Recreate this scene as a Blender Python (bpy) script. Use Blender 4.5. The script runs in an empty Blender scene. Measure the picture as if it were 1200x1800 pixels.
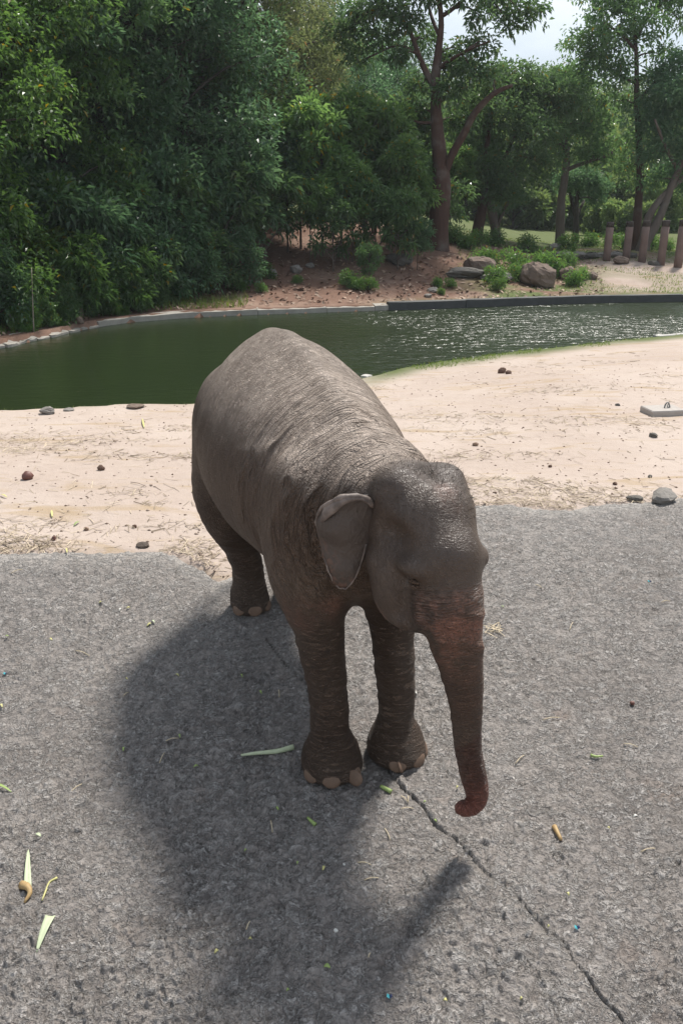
import bpy, math, random
import numpy as np
from mathutils import Vector

SC = bpy.context.scene
COL = SC.collection
R = math.radians
rng = np.random.default_rng(7)
random.seed(7)

# ------------------------------------------------------------------ camera
PITCH = 20.6
FOC = 1459.0            # focal length in photo pixels (1200 x 1800)
CAMZ = 3.0
cam = bpy.data.cameras.new('camera')
cam.sensor_fit = 'VERTICAL'
cam.sensor_height = 24.0
cam.lens = 24.0 * FOC / 1800.0
cam.clip_start = 0.05
cam.clip_end = 2000
camo = bpy.data.objects.new('camera', cam)
COL.objects.link(camo)
camo.location = (0, 0, CAMZ)
camo.rotation_euler = (R(90 - PITCH), 0, 0)
SC.camera = camo

# ------------------------------------------------------------------ light
SUN = np.array([0.30, 0.55, 1.0]); SUN /= np.linalg.norm(SUN)
SUN_EL = math.asin(SUN[2])
SUN_AZ = math.atan2(SUN[0], SUN[1])       # clockwise from +Y
sun = bpy.data.lights.new('sun', 'SUN')
sun.energy = 5.0
sun.angle = R(8.0)
sun.color = (1.0, 0.955, 0.89)
suno = bpy.data.objects.new('sun', sun)
COL.objects.link(suno)
suno.rotation_euler = Vector(SUN).to_track_quat('Z', 'Y').to_euler()
world = bpy.data.worlds.new('World')
SC.world = world
world.use_nodes = True
wn, wl = world.node_tree.nodes, world.node_tree.links
wn.clear()
wo = wn.new('ShaderNodeOutputWorld')
bg = wn.new('ShaderNodeBackground'); bg.inputs['Strength'].default_value = 0.095
sky = wn.new('ShaderNodeTexSky'); sky.sky_type = 'NISHITA'; sky.sun_disc = False
sky.sun_elevation = SUN_EL; sky.sun_rotation = SUN_AZ
sky.dust_density = 2.0
# thin bright cloud, all around the sky
tc = wn.new('ShaderNodeTexCoord')
cn = wn.new('ShaderNodeTexNoise'); cn.inputs['Scale'].default_value = 2.6
cn.inputs['Detail'].default_value = 7; cn.inputs['Roughness'].default_value = 0.55
cmap = wn.new('ShaderNodeMapping'); cmap.inputs['Scale'].default_value = (1, 1, 2.4)
cmap.inputs['Location'].default_value = (3.1, 0.4, 0.2)
cr = wn.new('ShaderNodeValToRGB')
cr.color_ramp.elements[0].position = 0.44; cr.color_ramp.elements[1].position = 0.66
cr.color_ramp.elements[0].color = (0.34, 0.34, 0.34, 1)
cmix = wn.new('ShaderNodeMixRGB'); cmix.inputs['Color2'].default_value = (8.5, 9.2, 10.0, 1)
wl.new(tc.outputs['Generated'], cmap.inputs['Vector'])
wl.new(cmap.outputs[0], cn.inputs['Vector'])
wl.new(cn.outputs['Fac'], cr.inputs['Fac'])
wl.new(cr.outputs['Color'], cmix.inputs['Fac'])
wl.new(sky.outputs['Color'], cmix.inputs['Color1'])
wl.new(cmix.outputs['Color'], bg.inputs['Color'])
wl.new(bg.outputs[0], wo.inputs['Surface'])
SC.view_settings.view_transform = 'Standard'
SC.view_settings.look = 'None'
SC.view_settings.exposure = 0.28
SC.view_settings.gamma = 1.0
SC.view_settings.use_curve_mapping = False

# ------------------------------------------------------------------ helpers
SP, CP = math.sin(R(PITCH)), math.cos(R(PITCH))

def ray(px, py):
    a, b = (px - 600) / FOC, (900 - py) / FOC
    return np.array([a, CP + b * SP, -SP + b * CP])

def W(px, py, Y):
    """point seen at photo pixel (px, py) that lies Y metres away"""
    d = ray(px, py)
    return np.array([0, 0, CAMZ]) + d * (Y / d[1])

def WZ(px, py, z):
    d = ray(px, py)
    return np.array([0, 0, CAMZ]) + d * ((z - CAMZ) / d[2])

def tag(o, label=None, cat=None, group=None, kind=None):
    if label: o['label'] = label
    if cat: o['category'] = cat
    if group: o['group'] = group
    if kind: o['kind'] = kind
    return o

def empty(name, loc=(0, 0, 0), rz=0.0):
    o = bpy.data.objects.new(name, None)
    COL.objects.link(o)
    o.empty_display_size = 0.2
    o.location = loc
    o.rotation_euler = (0, 0, rz)
    return o

def mesh_obj(name, verts, faces, mat=None, parent=None, smooth=True, attrs=None, loc=None):
    """verts are given in the parent's (or the object's own) space"""
    me = bpy.data.meshes.new(name)
    verts = np.asarray(verts, dtype=np.float32)
    if isinstance(faces, np.ndarray):
        k = faces.shape[1]
        me.vertices.add(len(verts)); me.vertices.foreach_set('co', verts.ravel())
        me.loops.add(faces.size); me.loops.foreach_set('vertex_index', faces.astype(np.int32).ravel())
        me.polygons.add(len(faces))
        me.polygons.foreach_set('loop_start', np.arange(0, faces.size, k, dtype=np.int32))
        me.polygons.foreach_set('loop_total', np.full(len(faces), k, dtype=np.int32))
        me.update(calc_edges=True)
    else:
        me.from_pydata([tuple(map(float, v)) for v in verts], [], faces)
        me.update()
    me.validate()
    me.polygons.foreach_set('use_smooth', np.full(len(me.polygons), smooth))
    if attrs:
        for k, (typ, arr) in attrs.items():
            a = me.attributes.new(k, typ, 'POINT')
            arr = np.asarray(arr, dtype=np.float32)
            a.data.foreach_set('vector' if typ == 'FLOAT_VECTOR' else 'value', arr.ravel())
    if mat: me.materials.append(mat)
    o = bpy.data.objects.new(name, me)
    COL.objects.link(o)
    if parent: o.parent = parent
    if loc is not None: o.location = loc
    return o

def copy_tree(o, parent=None):
    c = o.copy()
    COL.objects.link(c)
    if parent: c.parent = parent
    for ch in list(o.children):
        copy_tree(ch, c)
    return c

def sstep(a, b, x):
    t = np.clip((x - a) / (b - a), 0, 1)
    return t * t * (3 - 2 * t)

def _hash(ix, iy, iz, seed):
    h = (ix * 374761393 + iy * 668265263 + iz * 2147483647 + seed * 1274126177) & 0xFFFFFFFF
    h = ((h ^ (h >> 13)) * 1274126177) & 0xFFFFFFFF
    h = ((h ^ (h >> 16)) * 2246822519) & 0xFFFFFFFF
    return ((h ^ (h >> 15)) & 0xFFFF) / 65535.0

def noise(p, seed=0):
    """value noise, p is (N,2) or (N,3), range -1..1"""
    p = np.asarray(p, dtype=np.float64)
    if p.shape[1] == 2: p = np.column_stack([p, np.zeros(len(p))])
    i = np.floor(p).astype(np.int64); f = p - i
    u = f * f * f * (f * (f * 6 - 15) + 10)
    flat = not np.any(p[:, 2])
    def c(dx, dy, dz): return _hash(i[:, 0] + dx, i[:, 1] + dy, i[:, 2] + dz, seed)
    def plane(dz):
        a = c(0, 0, dz) * (1 - u[:, 0]) + c(1, 0, dz) * u[:, 0]
        b = c(0, 1, dz) * (1 - u[:, 0]) + c(1, 1, dz) * u[:, 0]
        return a * (1 - u[:, 1]) + b * u[:, 1]
    v = plane(0)
    if not flat: v = v * (1 - u[:, 2]) + plane(1) * u[:, 2]
    return v * 2 - 1

def fbm(p, octs=4, seed=0, gain=0.5):
    p = np.asarray(p, dtype=np.float64)
    s, a, t = 0, 1.0, 0
    for o in range(octs):
        s = s + a * noise(p * (2.03 ** o) + 17.3 * o, seed + o); t += a; a *= gain
    return s / t

def norm(v):
    v = np.asarray(v, dtype=np.float64)
    return v / (np.linalg.norm(v, axis=-1, keepdims=True) + 1e-9)

def tube(pts, rad, n=8, cap=True, flat=1.0, rough=0.0, seed=0):
    """one tapering tube through pts: verts, faces (lists)"""
    pts = np.asarray(pts, float); rad = np.asarray(rad, float)
    m = len(pts)
    t = np.gradient(pts, axis=0); t = norm(t)
    up = np.array([0.13, 0.21, 1.0]) if abs(t[0][2]) < 0.9 else np.array([1.0, 0.17, 0.1])
    V = []
    rs = np.random.default_rng(seed)
    a = np.arange(n) * 2 * math.pi / n
    s = norm(np.cross(up, t[0]))
    for k in range(m):
        s = norm(s - t[k] * np.dot(s, t[k])); b = np.cross(t[k], s)
        rr = rad[k] * (1 + rough * rs.normal(size=n))
        V.append(pts[k] + np.outer(np.cos(a) * rr, s) + np.outer(np.sin(a) * rr * flat, b))
    V = np.concatenate(V)
    F = [[k * n + j, k * n + (j + 1) % n, (k + 1) * n + (j + 1) % n, (k + 1) * n + j] for k in range(m - 1) for j in range(n)]
    if cap:
        F.append(list(range(n))[::-1]); F.append([(m - 1) * n + j for j in range(n)])
    return V, F

def join(parts):
    V, F, o = [], [], 0
    for v, f in parts:
        V.append(np.asarray(v, float)); F += [[i + o for i in q] for q in f]; o += len(v)
    return np.concatenate(V), F

def spline(pts, per=4):
    """Catmull-Rom through rows of pts"""
    p = np.asarray(pts, float)
    q = np.vstack([2 * p[0] - p[1], p, 2 * p[-1] - p[-2]])
    out = []
    for i in range(1, len(q) - 2):
        for t in np.arange(per) / per:
            out.append(0.5 * (2 * q[i] + (q[i + 1] - q[i - 1]) * t + (2 * q[i - 1] - 5 * q[i] + 4 * q[i + 1] - q[i + 2]) * t * t
                              + (3 * q[i] - q[i - 1] - 3 * q[i + 1] + q[i + 2]) * t ** 3))
    out.append(p[-1])
    return np.array(out)

# ------------------------------------------------------------------ materials
class NT:
    """small node-tree writer"""
    def __init__(s, name):
        s.m = bpy.data.materials.new(name); s.m.use_nodes = True
        s.n, s.l = s.m.node_tree.nodes, s.m.node_tree.links
        s.n.clear()
        s.out = s.n.new('ShaderNodeOutputMaterial')
        s.p = s.n.new('ShaderNodeBsdfPrincipled')
        s.l.new(s.p.outputs[0], s.out.inputs['Surface'])
    def set(s, node, key, v):
        if hasattr(v, 'is_output') or isinstance(v, bpy.types.NodeSocket): s.l.new(v, node.inputs[key])
        else:
            if isinstance(v, tuple) and len(v) == 3 and node.inputs[key].type == 'RGBA': v = (*v, 1)
            node.inputs[key].default_value = v
    def pr(s, **kw):
        for k, v in kw.items(): s.set(s.p, k.replace('_', ' '), v)
    def pos(s): return s.n.new('ShaderNodeNewGeometry').outputs['Position']
    def obj(s): return s.n.new('ShaderNodeTexCoord').outputs['Object']
    def attr(s, name, out='Fac'):
        a = s.n.new('ShaderNodeAttribute'); a.attribute_name = name; return a.outputs[out]
    def rand(s): return s.n.new('ShaderNodeObjectInfo').outputs['Random']
    def map(s, v, scale=(1, 1, 1), loc=(0, 0, 0), rot=(0, 0, 0)):
        m = s.n.new('ShaderNodeMapping'); s.l.new(v, m.inputs['Vector'])
        m.inputs['Scale'].default_value = scale; m.inputs['Location'].default_value = loc; m.inputs['Rotation'].default_value = rot
        return m.outputs[0]
    def noise(s, v, scale, detail=4, rough=0.55, dist=0.0, col=False):
        t = s.n.new('ShaderNodeTexNoise'); s.l.new(v, t.inputs['Vector'])
        t.inputs['Scale'].default_value = scale; t.inputs['Detail'].default_value = detail
        t.inputs['Roughness'].default_value = rough; t.inputs['Distortion'].default_value = dist
        return t.outputs['Color' if col else 'Fac']
    def vor(s, v, scale, feature='F1', out='Distance', rand=1.0):
        t = s.n.new('ShaderNodeTexVoronoi'); t.feature = feature; s.l.new(v, t.inputs['Vector'])
        t.inputs['Scale'].default_value = scale; t.inputs['Randomness'].default_value = rand
        return t.outputs[out]
    def ramp(s, v, a, b, ca=0.0, cb=1.0):
        t = s.n.new('ShaderNodeMapRange'); t.interpolation_type = 'SMOOTHSTEP'
        s.l.new(v, t.inputs['Value'])
        for k, x in (('From Min', a), ('From Max', b), ('To Min', ca), ('To Max', cb)): t.inputs[k].default_value = x
        return t.outputs[0]
    def math(s, op, a, b=0.0):
        t = s.n.new('ShaderNodeMath'); t.operation = op
        s.set(t, 0, a); s.set(t, 1, b)
        return t.outputs[0]
    def mix(s, f, a, b, mode='MIX'):
        t = s.n.new('ShaderNodeMixRGB'); t.blend_type = mode
        s.set(t, 'Fac', f); s.set(t, 'Color1', a); s.set(t, 'Color2', b)
        return t.outputs[0]
    def hsv(s, c, h=0.5, sat=1.0, val=1.0):
        t = s.n.new('ShaderNodeHueSaturation'); s.set(t, 'Color', c)
        s.set(t, 'Hue', h); s.set(t, 'Saturation', sat); s.set(t, 'Value', val)
        return t.outputs[0]
    def bump(s, h, strength=0.5, dist=0.01, n=None):
        b = s.n.new('ShaderNodeBump'); s.set(b, 'Strength', strength); b.inputs['Distance'].default_value = dist
        s.l.new(h, b.inputs['Height'])
        if n is not None: s.l.new(n, b.inputs['Normal'])
        return b.outputs[0]

def leaf_mat(name, col, col2, gloss=0.36, trans=0.48, yellow=None):
    t = NT(name)
    lv = t.attr('lv')
    c = t.mix(lv, col, col2)
    if yellow: c = t.mix(t.ramp(t.attr('age'), 0.975, 0.99), c, yellow)
    c = t.hsv(c, 0.5, 1.0, t.ramp(t.rand(), 0, 1, 0.8, 1.2))
    t.pr(Base_Color=c, Roughness=gloss, Specular_IOR_Level=0.75)
    tr = t.n.new('ShaderNodeBsdfTranslucent'); t.l.new(t.hsv(c, 0.48, 1.1, 1.5), tr.inputs['Color'])
    ms = t.n.new('ShaderNodeMixShader'); ms.inputs[0].default_value = trans
    t.l.new(t.p.outputs[0], ms.inputs[1]); t.l.new(tr.outputs[0], ms.inputs[2])
    t.l.new(ms.outputs[0], t.out.inputs['Surface'])
    return t.m

LEAF_DARK = leaf_mat('leaf_dark', (0.055, 0.122, 0.046), (0.125, 0.215, 0.080), yellow=(0.20, 0.16, 0.02))
LEAF_BLUE = leaf_mat('leaf_bluish', (0.050, 0.118, 0.056), (0.110, 0.195, 0.092))
LEAF_OLIVE = leaf_mat('leaf_olive', (0.080, 0.115, 0.044), (0.165, 0.195, 0.088), yellow=(0.22, 0.15, 0.06))
LEAF_MID = leaf_mat('leaf_mid', (0.056, 0.135, 0.034), (0.120, 0.225, 0.060), yellow=(0.26, 0.22, 0.03))
LEAF_SAP = leaf_mat('leaf_young', (0.072, 0.150, 0.048), (0.140, 0.245, 0.075), yellow=(0.35, 0.28, 0.03), trans=0.5)
LEAF_LIME = leaf_mat('leaf_lime', (0.070, 0.150, 0.020), (0.170, 0.220, 0.035), yellow=(0.32, 0.28, 0.04))
LEAF_FAR = leaf_mat('leaf_far', (0.080, 0.150, 0.050), (0.170, 0.235, 0.080))
GRASS = leaf_mat('grass_green', (0.060, 0.120, 0.020), (0.130, 0.180, 0.040), yellow=(0.3, 0.26, 0.1), gloss=0.5)

def bark_mat(name, c1, c2, sc=1.0):
    t = NT(name)
    p = t.obj()
    n1 = t.noise(t.map(p, (9 * sc, 9 * sc, 1.6 * sc)), 1.0, 6, 0.65)
    n2 = t.noise(p, 1.3, 3)
    c = t.mix(n1, c1, c2)
    c = t.mix(t.ramp(n2, 0.5, 0.7, 0, 0.5), c, (0.16, 0.15, 0.13))
    t.pr(Base_Color=c, Roughness=0.9, Normal=t.bump(n1, 0.9, 0.03))
    return t.m
BARK_RED = bark_mat('bark_red_brown', (0.035, 0.018, 0.013), (0.105, 0.052, 0.036))
BARK_GREY = bark_mat('bark_grey', (0.055, 0.042, 0.034), (0.17, 0.135, 0.11))
BARK_DARK = bark_mat('bark_dark', (0.02, 0.015, 0.012), (0.075, 0.058, 0.045))

def rock_mat(name, c1, c2):
    t = NT(name); p = t.obj()
    n1 = t.noise(p, 3.0, 8, 0.65); n2 = t.noise(p, 14.0, 5, 0.6)
    c = t.mix(n1, c1, c2)
    c = t.mix(t.ramp(n2, 0.56, 0.7, 0, 0.6), c, (0.07, 0.065, 0.055))
    t.pr(Base_Color=c, Roughness=0.92, Normal=t.bump(t.math('ADD', n1, t.math('MULTIPLY', n2, 0.35)), 0.8, 0.06))
    return t.m
ROCK_TAN = rock_mat('rock_tan', (0.085, 0.060, 0.044), (0.23, 0.168, 0.132))
ROCK_GREY = rock_mat('rock_grey', (0.13, 0.12, 0.105), (0.29, 0.265, 0.24))
ROCK_DARK = rock_mat('rock_dark', (0.05, 0.048, 0.042), (0.16, 0.145, 0.125))

def plain_mat(name, c1, c2, rough=0.7, sc=8.0, bump=0.3, dist=0.01):
    t = NT(name); p = t.obj()
    n = t.noise(p, sc, 6, 0.6)
    t.pr(Base_Color=t.mix(n, c1, c2), Roughness=rough, Normal=t.bump(n, bump, dist))
    return t.m
KERB_GREY = plain_mat('kerb_concrete', (0.20, 0.185, 0.16), (0.42, 0.39, 0.34), 0.9, 5.0, 0.5, 0.02)
KERB_DARK = plain_mat('kerb_dark_concrete', (0.030, 0.032, 0.032), (0.085, 0.085, 0.08), 0.75, 5.0, 0.5, 0.02)
KERB_TOP = plain_mat('kerb_worn_top', (0.10, 0.105, 0.10), (0.24, 0.235, 0.22), 0.85, 6.0, 0.4, 0.01)

# ------------------------------------------------------------------ ground heights
def poly_px(lst, z=0.0): return np.array([WZ(px, py, z)[:2] for px, py in lst])
near_edge = [(-420, 742), (-200, 733), (0, 725), (100, 722), (200, 716), (340, 713), (450, 706), (560, 690), (640, 667), (700, 652), (800, 636), (900, 622), (1000, 611), (1100, 600), (1200, 591), (1400, 577), (1750, 566)]
far_edge = [(1750, 538), (1500, 532), (1200, 530), (1100, 531), (1000, 533.5), (900, 537), (800, 541), (683, 545), (600, 548), (450, 553), (300, 560), (200, 570), (130, 583), (90, 593), (40, 603), (0, 612), (-150, 630), (-350, 655)]
POND = poly_px(near_edge + far_edge)
FAR = poly_px(far_edge)
NEAR = poly_px(near_edge)

def seg_dist(P, L, closed=False):
    A = L; B = np.roll(L, -1, 0)
    if not closed: A, B = A[:-1], B[:-1]
    best = np.full(len(P), 1e9)
    for a, b in zip(A, B):
        ab = b - a
        t = np.clip(((P - a) @ ab) / (ab @ ab), 0, 1)
        d = np.hypot(*(P - a - t[:, None] * ab).T)
        best = np.minimum(best, d)
    return best

def inside(P, L):
    c = np.zeros(len(P), bool)
    for a, b in zip(L, np.roll(L, -1, 0)):
        m = ((a[1] > P[:, 1]) != (b[1] > P[:, 1]))
        with np.errstate(divide='ignore', invalid='ignore'):
            xi = (b[0] - a[0]) * (P[:, 1] - a[1]) / (b[1] - a[1]) + a[0]
        c ^= m & (P[:, 0] < xi)
    return c

# far edge of the slab, measured on the photo, x -> y
EDGE = np.array([WZ(px, py, 0.33)[:2] for px, py in [(-500, 985), (-150, 972), (0, 966), (150, 958), (250, 955), (325, 968), (362, 985), (385, 1010), (405, 1014), (440, 978), (480, 950), (560, 925), (700, 905), (815, 894), (900, 891), (1000, 898), (1060, 889), (1130, 884), (1200, 878), (1500, 870)]])
def edge_y(x): return np.interp(x, EDGE[:, 0], EDGE[:, 1])

def slab_base(x, y):
    """slab surface without its fine relief"""
    z = 0.33 * sstep(3.3, 6.6, y) - 0.06 * sstep(3.3, 1.0, y)
    z = z + 0.05 * sstep(0.8, 2.5, x) * sstep(3, 5, y)
    z = z + 0.035 * np.sin(x * 1.25 + 0.6) * np.sin(y * 1.1 + 0.4) * sstep(4.4, 5.4, np.abs(y - 4) + np.abs(x) * 1.2 + 1.5)
    z = z - 0.085 * np.clip(-x - 0.35, 0, 2.5) * sstep(6.3, 4.6, y)
    z = z - 0.135 * np.clip(3.62 - y, 0, 1.9) ** 2      # falls away more steeply towards the viewer
    return z

def far_rise(x, y):
    """bank height beyond the pond's far edge; x, y arrays"""
    P = np.column_stack([x, y])
    d = seg_dist(P, FAR)
    u = x / np.maximum(y, 1)
    leftness = sstep(0.27, 0.02, u)
    hgt = 0.72 + 1.15 * leftness
    z = 0.16 + hgt * sstep(0.4, 11.0, d) + 0.016 * np.maximum(d - 8, 0) * (0.25 + 0.75 * leftness)
    hill = sstep(30, 170, d) * 26.0 * (0.62 + 0.38 * noise(np.column_stack([x * 0.013, y * 0.013]), 5)) * sstep(-0.9, -0.1, u + 0.4)
    return z + hill, d

def ground_z(x, y, detail=True):
    x = np.atleast_1d(np.asarray(x, float)); y = np.atleast_1d(np.asarray(y, float))
    P = np.column_stack([x, y])
    ins = inside(P, POND)
    dn = seg_dist(P, NEAR)
    zf, df = far_rise(x, y)
    nearside = dn < df
    # near shore
    zn = 0.07 * sstep(0.0, 0.12, dn) + 0.24 * sstep(0.1, 4.5, dn)
    zn = zn + 0.03 * noise(P * 0.8, 3) * sstep(0.1, 1, dn)
    if detail: zn = zn + 0.022 * fbm(P * np.array([1.3, 2.6]), 4, 21)
    ff = zf + (0.10 * fbm(P * 0.55, 3, 9) + (0.03 * fbm(P * 2.6, 3, 11) if detail else 0)) * sstep(0.2, 2.0, df)
    # beyond the ends of the pond the two sides blend
    w = sstep(-1.5, 1.5, dn - df)
    z = zn * (1 - w) + ff * w
    dmin = np.minimum(dn, df)
    z = np.where(ins, -0.10 - 0.7 * sstep(0.0, 1.5, dmin), z)
    # under the slab the ground drops away
    e = edge_y(x)
    z = np.where(y < e + 0.02, np.minimum(z, slab_base(x, np.minimum(y, e)) - 0.05 - 0.35 * sstep(0.0, -0.5, y - e)), z)
    # sand lies almost level with the slab's crest
    k = sstep(1.6, 0.05, y - e) * (y >= e)
    z = np.where(y >= e, z * (1 - k) + k * (slab_base(x, e) - 0.025 + (0.022 * fbm(P * 3.2, 3, 33) if detail else 0)), z)
    return z

def on_ground(px, py):
    """photo pixel -> first point of the ray on slab or ground"""
    d = ray(px, py)
    t0 = 1.5; z = None
    lo, hi, n = 1.5, 80.0, 700
    for rep in range(3):
        Yd = np.geomspace(lo, hi, n)
        p = np.array([0, 0, CAMZ]) + d * (Yd / d[1])[:, None]
        if p[0, 1] > 9: z = ground_z(p[:, 0], p[:, 1])
        else: z = np.where(p[:, 1] < edge_y(p[:, 0]), slab_base(p[:, 0], p[:, 1]) + 0.004, ground_z(p[:, 0], p[:, 1]))
        z = np.where(inside(p[:, :2], POND), np.maximum(z, 0), z)
        h_ = np.where(p[:, 2] <= z)[0]
        i = h_[0] if len(h_) else n - 1
        lo, hi, n = Yd[max(i - 1, 0)], Yd[i] * 1.0001, 40
    return np.array([p[i, 0], p[i, 1], z[i]])

# ground sheet ------------------------------------------------------
def axis(fine0, fine1, step, far0, far1, grow=1.18):
    a = list(np.arange(fine0, fine1 + 1e-6, step))
    s = step
    while a[-1] < far1: s *= grow; a.append(a[-1] + s)
    s = step
    while a[0] > far0: s *= grow; a.insert(0, a[0] - s)
    return np.array(a)

gx = axis(-11, 14, 0.13, -320, 320)
gy = axis(5.2, 40, 0.13, -30, 520, 1.12)
X, Y = np.meshgrid(gx, gy)
xx, yy = X.ravel(), Y.ravel()
zz = ground_z(xx, yy)
P2 = np.column_stack([xx, yy])
dn = seg_dist(P2, NEAR); df = seg_dist(P2, FAR)
bank = sstep(-1.0, 1.5, dn - df)
u = xx / np.maximum(yy, 1)
grassn = 0.5 + 0.5 * fbm(P2 * 0.7, 3, 40)
g_near = sstep(0.9, 0.1, dn + 0.5 * (0.5 - grassn)) * sstep(-0.1, 1.0, xx) * (1 - bank)
g_left = 0.5 * sstep(0.35, 0.05, dn) * sstep(0.45, 0.7, grassn) * (1 - bank)
g_far = bank * (sstep(0.10, 0.22, u) * sstep(0.40, 0.62, grassn) + 0.95 * sstep(9, 16, df) + 0.5 * sstep(1.6, 0.3, df) * sstep(0.0, 0.1, u))
g_path = bank * sstep(0.24, 0.33, u) * sstep(0.5, 2, df) * sstep(10, 7, df)
grass = np.clip(np.maximum(np.maximum(g_near, g_left), g_far * (1 - 0.75 * g_path)), 0, 1)
nx, ny = len(gx), len(gy)
idx = np.arange(nx * ny).reshape(ny, nx)
faces = np.stack([idx[:-1, :-1], idx[:-1, 1:], idx[1:, 1:], idx[1:, :-1]], -1).reshape(-1, 4)

t = NT('ground_sand_and_soil')
p = t.pos()
big = t.noise(p, 0.55, 5, 0.6)
fine = t.noise(p, 9.0, 6, 0.65)
grit = t.noise(p, 60.0, 3, 0.6)
strk = t.noise(t.map(p, (0.9, 3.4, 1)), 1.0, 6, 0.62, 0.6)
sand = t.mix(fine, (0.342, 0.272, 0.226), (0.44, 0.364, 0.312))
sand = t.mix(t.ramp(big, 0.42, 0.62, 0, 0.55), sand, (0.46, 0.388, 0.335))
sand = t.mix(t.ramp(strk, 0.53, 0.68, 0, 0.75), sand, (0.33, 0.245, 0.15))
sand = t.mix(t.ramp(grit, 0.62, 0.78, 0, 0.4), sand, (0.22, 0.16, 0.12))
soil = t.mix(fine, (0.105, 0.058, 0.040), (0.24, 0.145, 0.105))
soil = t.mix(t.ramp(big, 0.45, 0.65, 0, 0.7), soil, (0.27, 0.185, 0.14))
soil = t.mix(t.ramp(grit, 0.55, 0.7, 0, 0.6), soil, (0.06, 0.036, 0.026))
soil = t.mix(t.math('MULTIPLY', t.attr('path'), 0.8), soil, sand)
c = t.mix(t.attr('bank'), sand, soil)
gcol = t.mix(fine, (0.060, 0.085, 0.026), (0.13, 0.15, 0.055))
c = t.mix(t.attr('grass'), c, gcol)
t.pr(Base_Color=c, Roughness=0.95, Specular_IOR_Level=0.2,
     Normal=t.bump(t.math('ADD', fine, t.math('MULTIPLY', grit, 0.4)), 0.55, 0.03))
GROUND = t.m
g = mesh_obj('ground', np.column_stack([xx, yy, zz]), faces, GROUND,
             attrs={'bank': ('FLOAT', bank), 'grass': ('FLOAT', grass), 'path': ('FLOAT', g_path)})
tag(g, 'pale sandy ground running down to the pond and up the reddish far bank', None, None, 'structure')

# water --------------------------------------------------------------
t = NT('pond_water')
p = t.pos()
r1 = t.noise(t.map(p, (2.3, 4.6, 1)), 1.0, 2.5, 0.5, 0.4)
r2 = t.noise(t.map(p, (7.0, 13.0, 1)), 1.0, 2, 0.5, 0.3)
wind = t.ramp(t.noise(t.map(p, (0.10, 0.22, 1), (0.3, 0.9, 0)), 1.0, 3), 0.38, 0.58, 0.45, 1.0)
windx = t.n.new('ShaderNodeSeparateXYZ'); t.l.new(p, windx.inputs[0])
wind = t.math('MULTIPLY', wind, t.ramp(windx.outputs['X'], -2.5, 1.5, 0.12, 1.0))
h = t.math('ADD', t.math('MULTIPLY', r1, 1.0), t.math('MULTIPLY', r2, 0.35))
scum = t.ramp(t.noise(t.map(p, (9, 16, 1)), 1.0, 2), 0.74, 0.78)
c = t.mix(t.noise(p, 0.3, 3), (0.012, 0.020, 0.007), (0.019, 0.029, 0.010))
c = t.mix(t.math('MULTIPLY', scum, 0.5), c, (0.22, 0.2, 0.14))
t.pr(Base_Color=c, Roughness=0.24, IOR=1.33, Normal=t.bump(h, wind, 0.105))
wb = np.array([[-60, 8, 0], [80, 8, 0], [80, 40, 0], [-60, 40, 0]], float)
poly = np.column_stack([POND * 1.0, np.zeros(len(POND))])
# pushed 6 cm under the shores so no gap shows
cen = POND.mean(0)
w = bpy.data.meshes.new('pond_water')
ctr = poly.copy()
nrm = np.roll(POND, -1, 0) - np.roll(POND, 1, 0)
nrm = norm(np.column_stack([nrm[:, 1], -nrm[:, 0]]))
ctr[:, :2] += nrm * 0.10
w.from_pydata([tuple(v) for v in ctr], [], [list(range(len(ctr)))]); w.update()
w.materials.append(t.m)
wob = bpy.data.objects.new('water', w); COL.objects.link(wob)
tag(wob, 'dark green pond water with sky glints on its right half', None, None, 'structure')

# slab ---------------------------------------------------------------
CRACK = np.array([on_ground(px, py)[:2] for px, py in [(468, 1122), (490, 1150), (512, 1180), (537, 1200), (546, 1238), (560, 1270), (600, 1290), (640, 1298), (668, 1330), (700, 1378), (722, 1398), (745, 1420), (762, 1450), (800, 1475), (830, 1508), (850, 1530), (890, 1556), (920, 1590), (945, 1615), (968, 1638), (1000, 1672), (1018, 1700), (1045, 1728), (1070, 1765), (1095, 1805), (1130, 1870)]])
uu = np.linspace(-0.80, 0.80, 1160)
ys = [1.6]
while ys[-1] < 7.6: ys.append(ys[-1] + 0.0023 * ys[-1])
rows = (np.array(ys) - ys[0]) / (ys[-1] - ys[0])
# columns fan out from under the camera so that the relief is finest where one stands closest
sx = uu * 7.8
exs = edge_y(sx); exs = np.convolve(np.pad(exs, 14, 'edge'), np.ones(29) / 29, 'valid')
exs = exs + 0.05 * noise(np.column_stack([sx * 3.4, sx * 0 + 2.2]), 71) + 0.022 * noise(np.column_stack([sx * 22, sx * 0 + 5.2]), 72)
Y = ys[0] + rows[:, None] * (exs[None, :] - ys[0])
X = uu[None, :] * (Y + 7.8 - exs[None, :])
xx, yy = X.ravel(), Y.ravel()
P2 = np.column_stack([xx, yy])
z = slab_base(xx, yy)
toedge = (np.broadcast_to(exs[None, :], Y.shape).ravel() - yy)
z = z - 0.10 * np.clip(1 - toedge / 0.10, 0, 1) ** 2.2          # rounded lip
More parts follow.
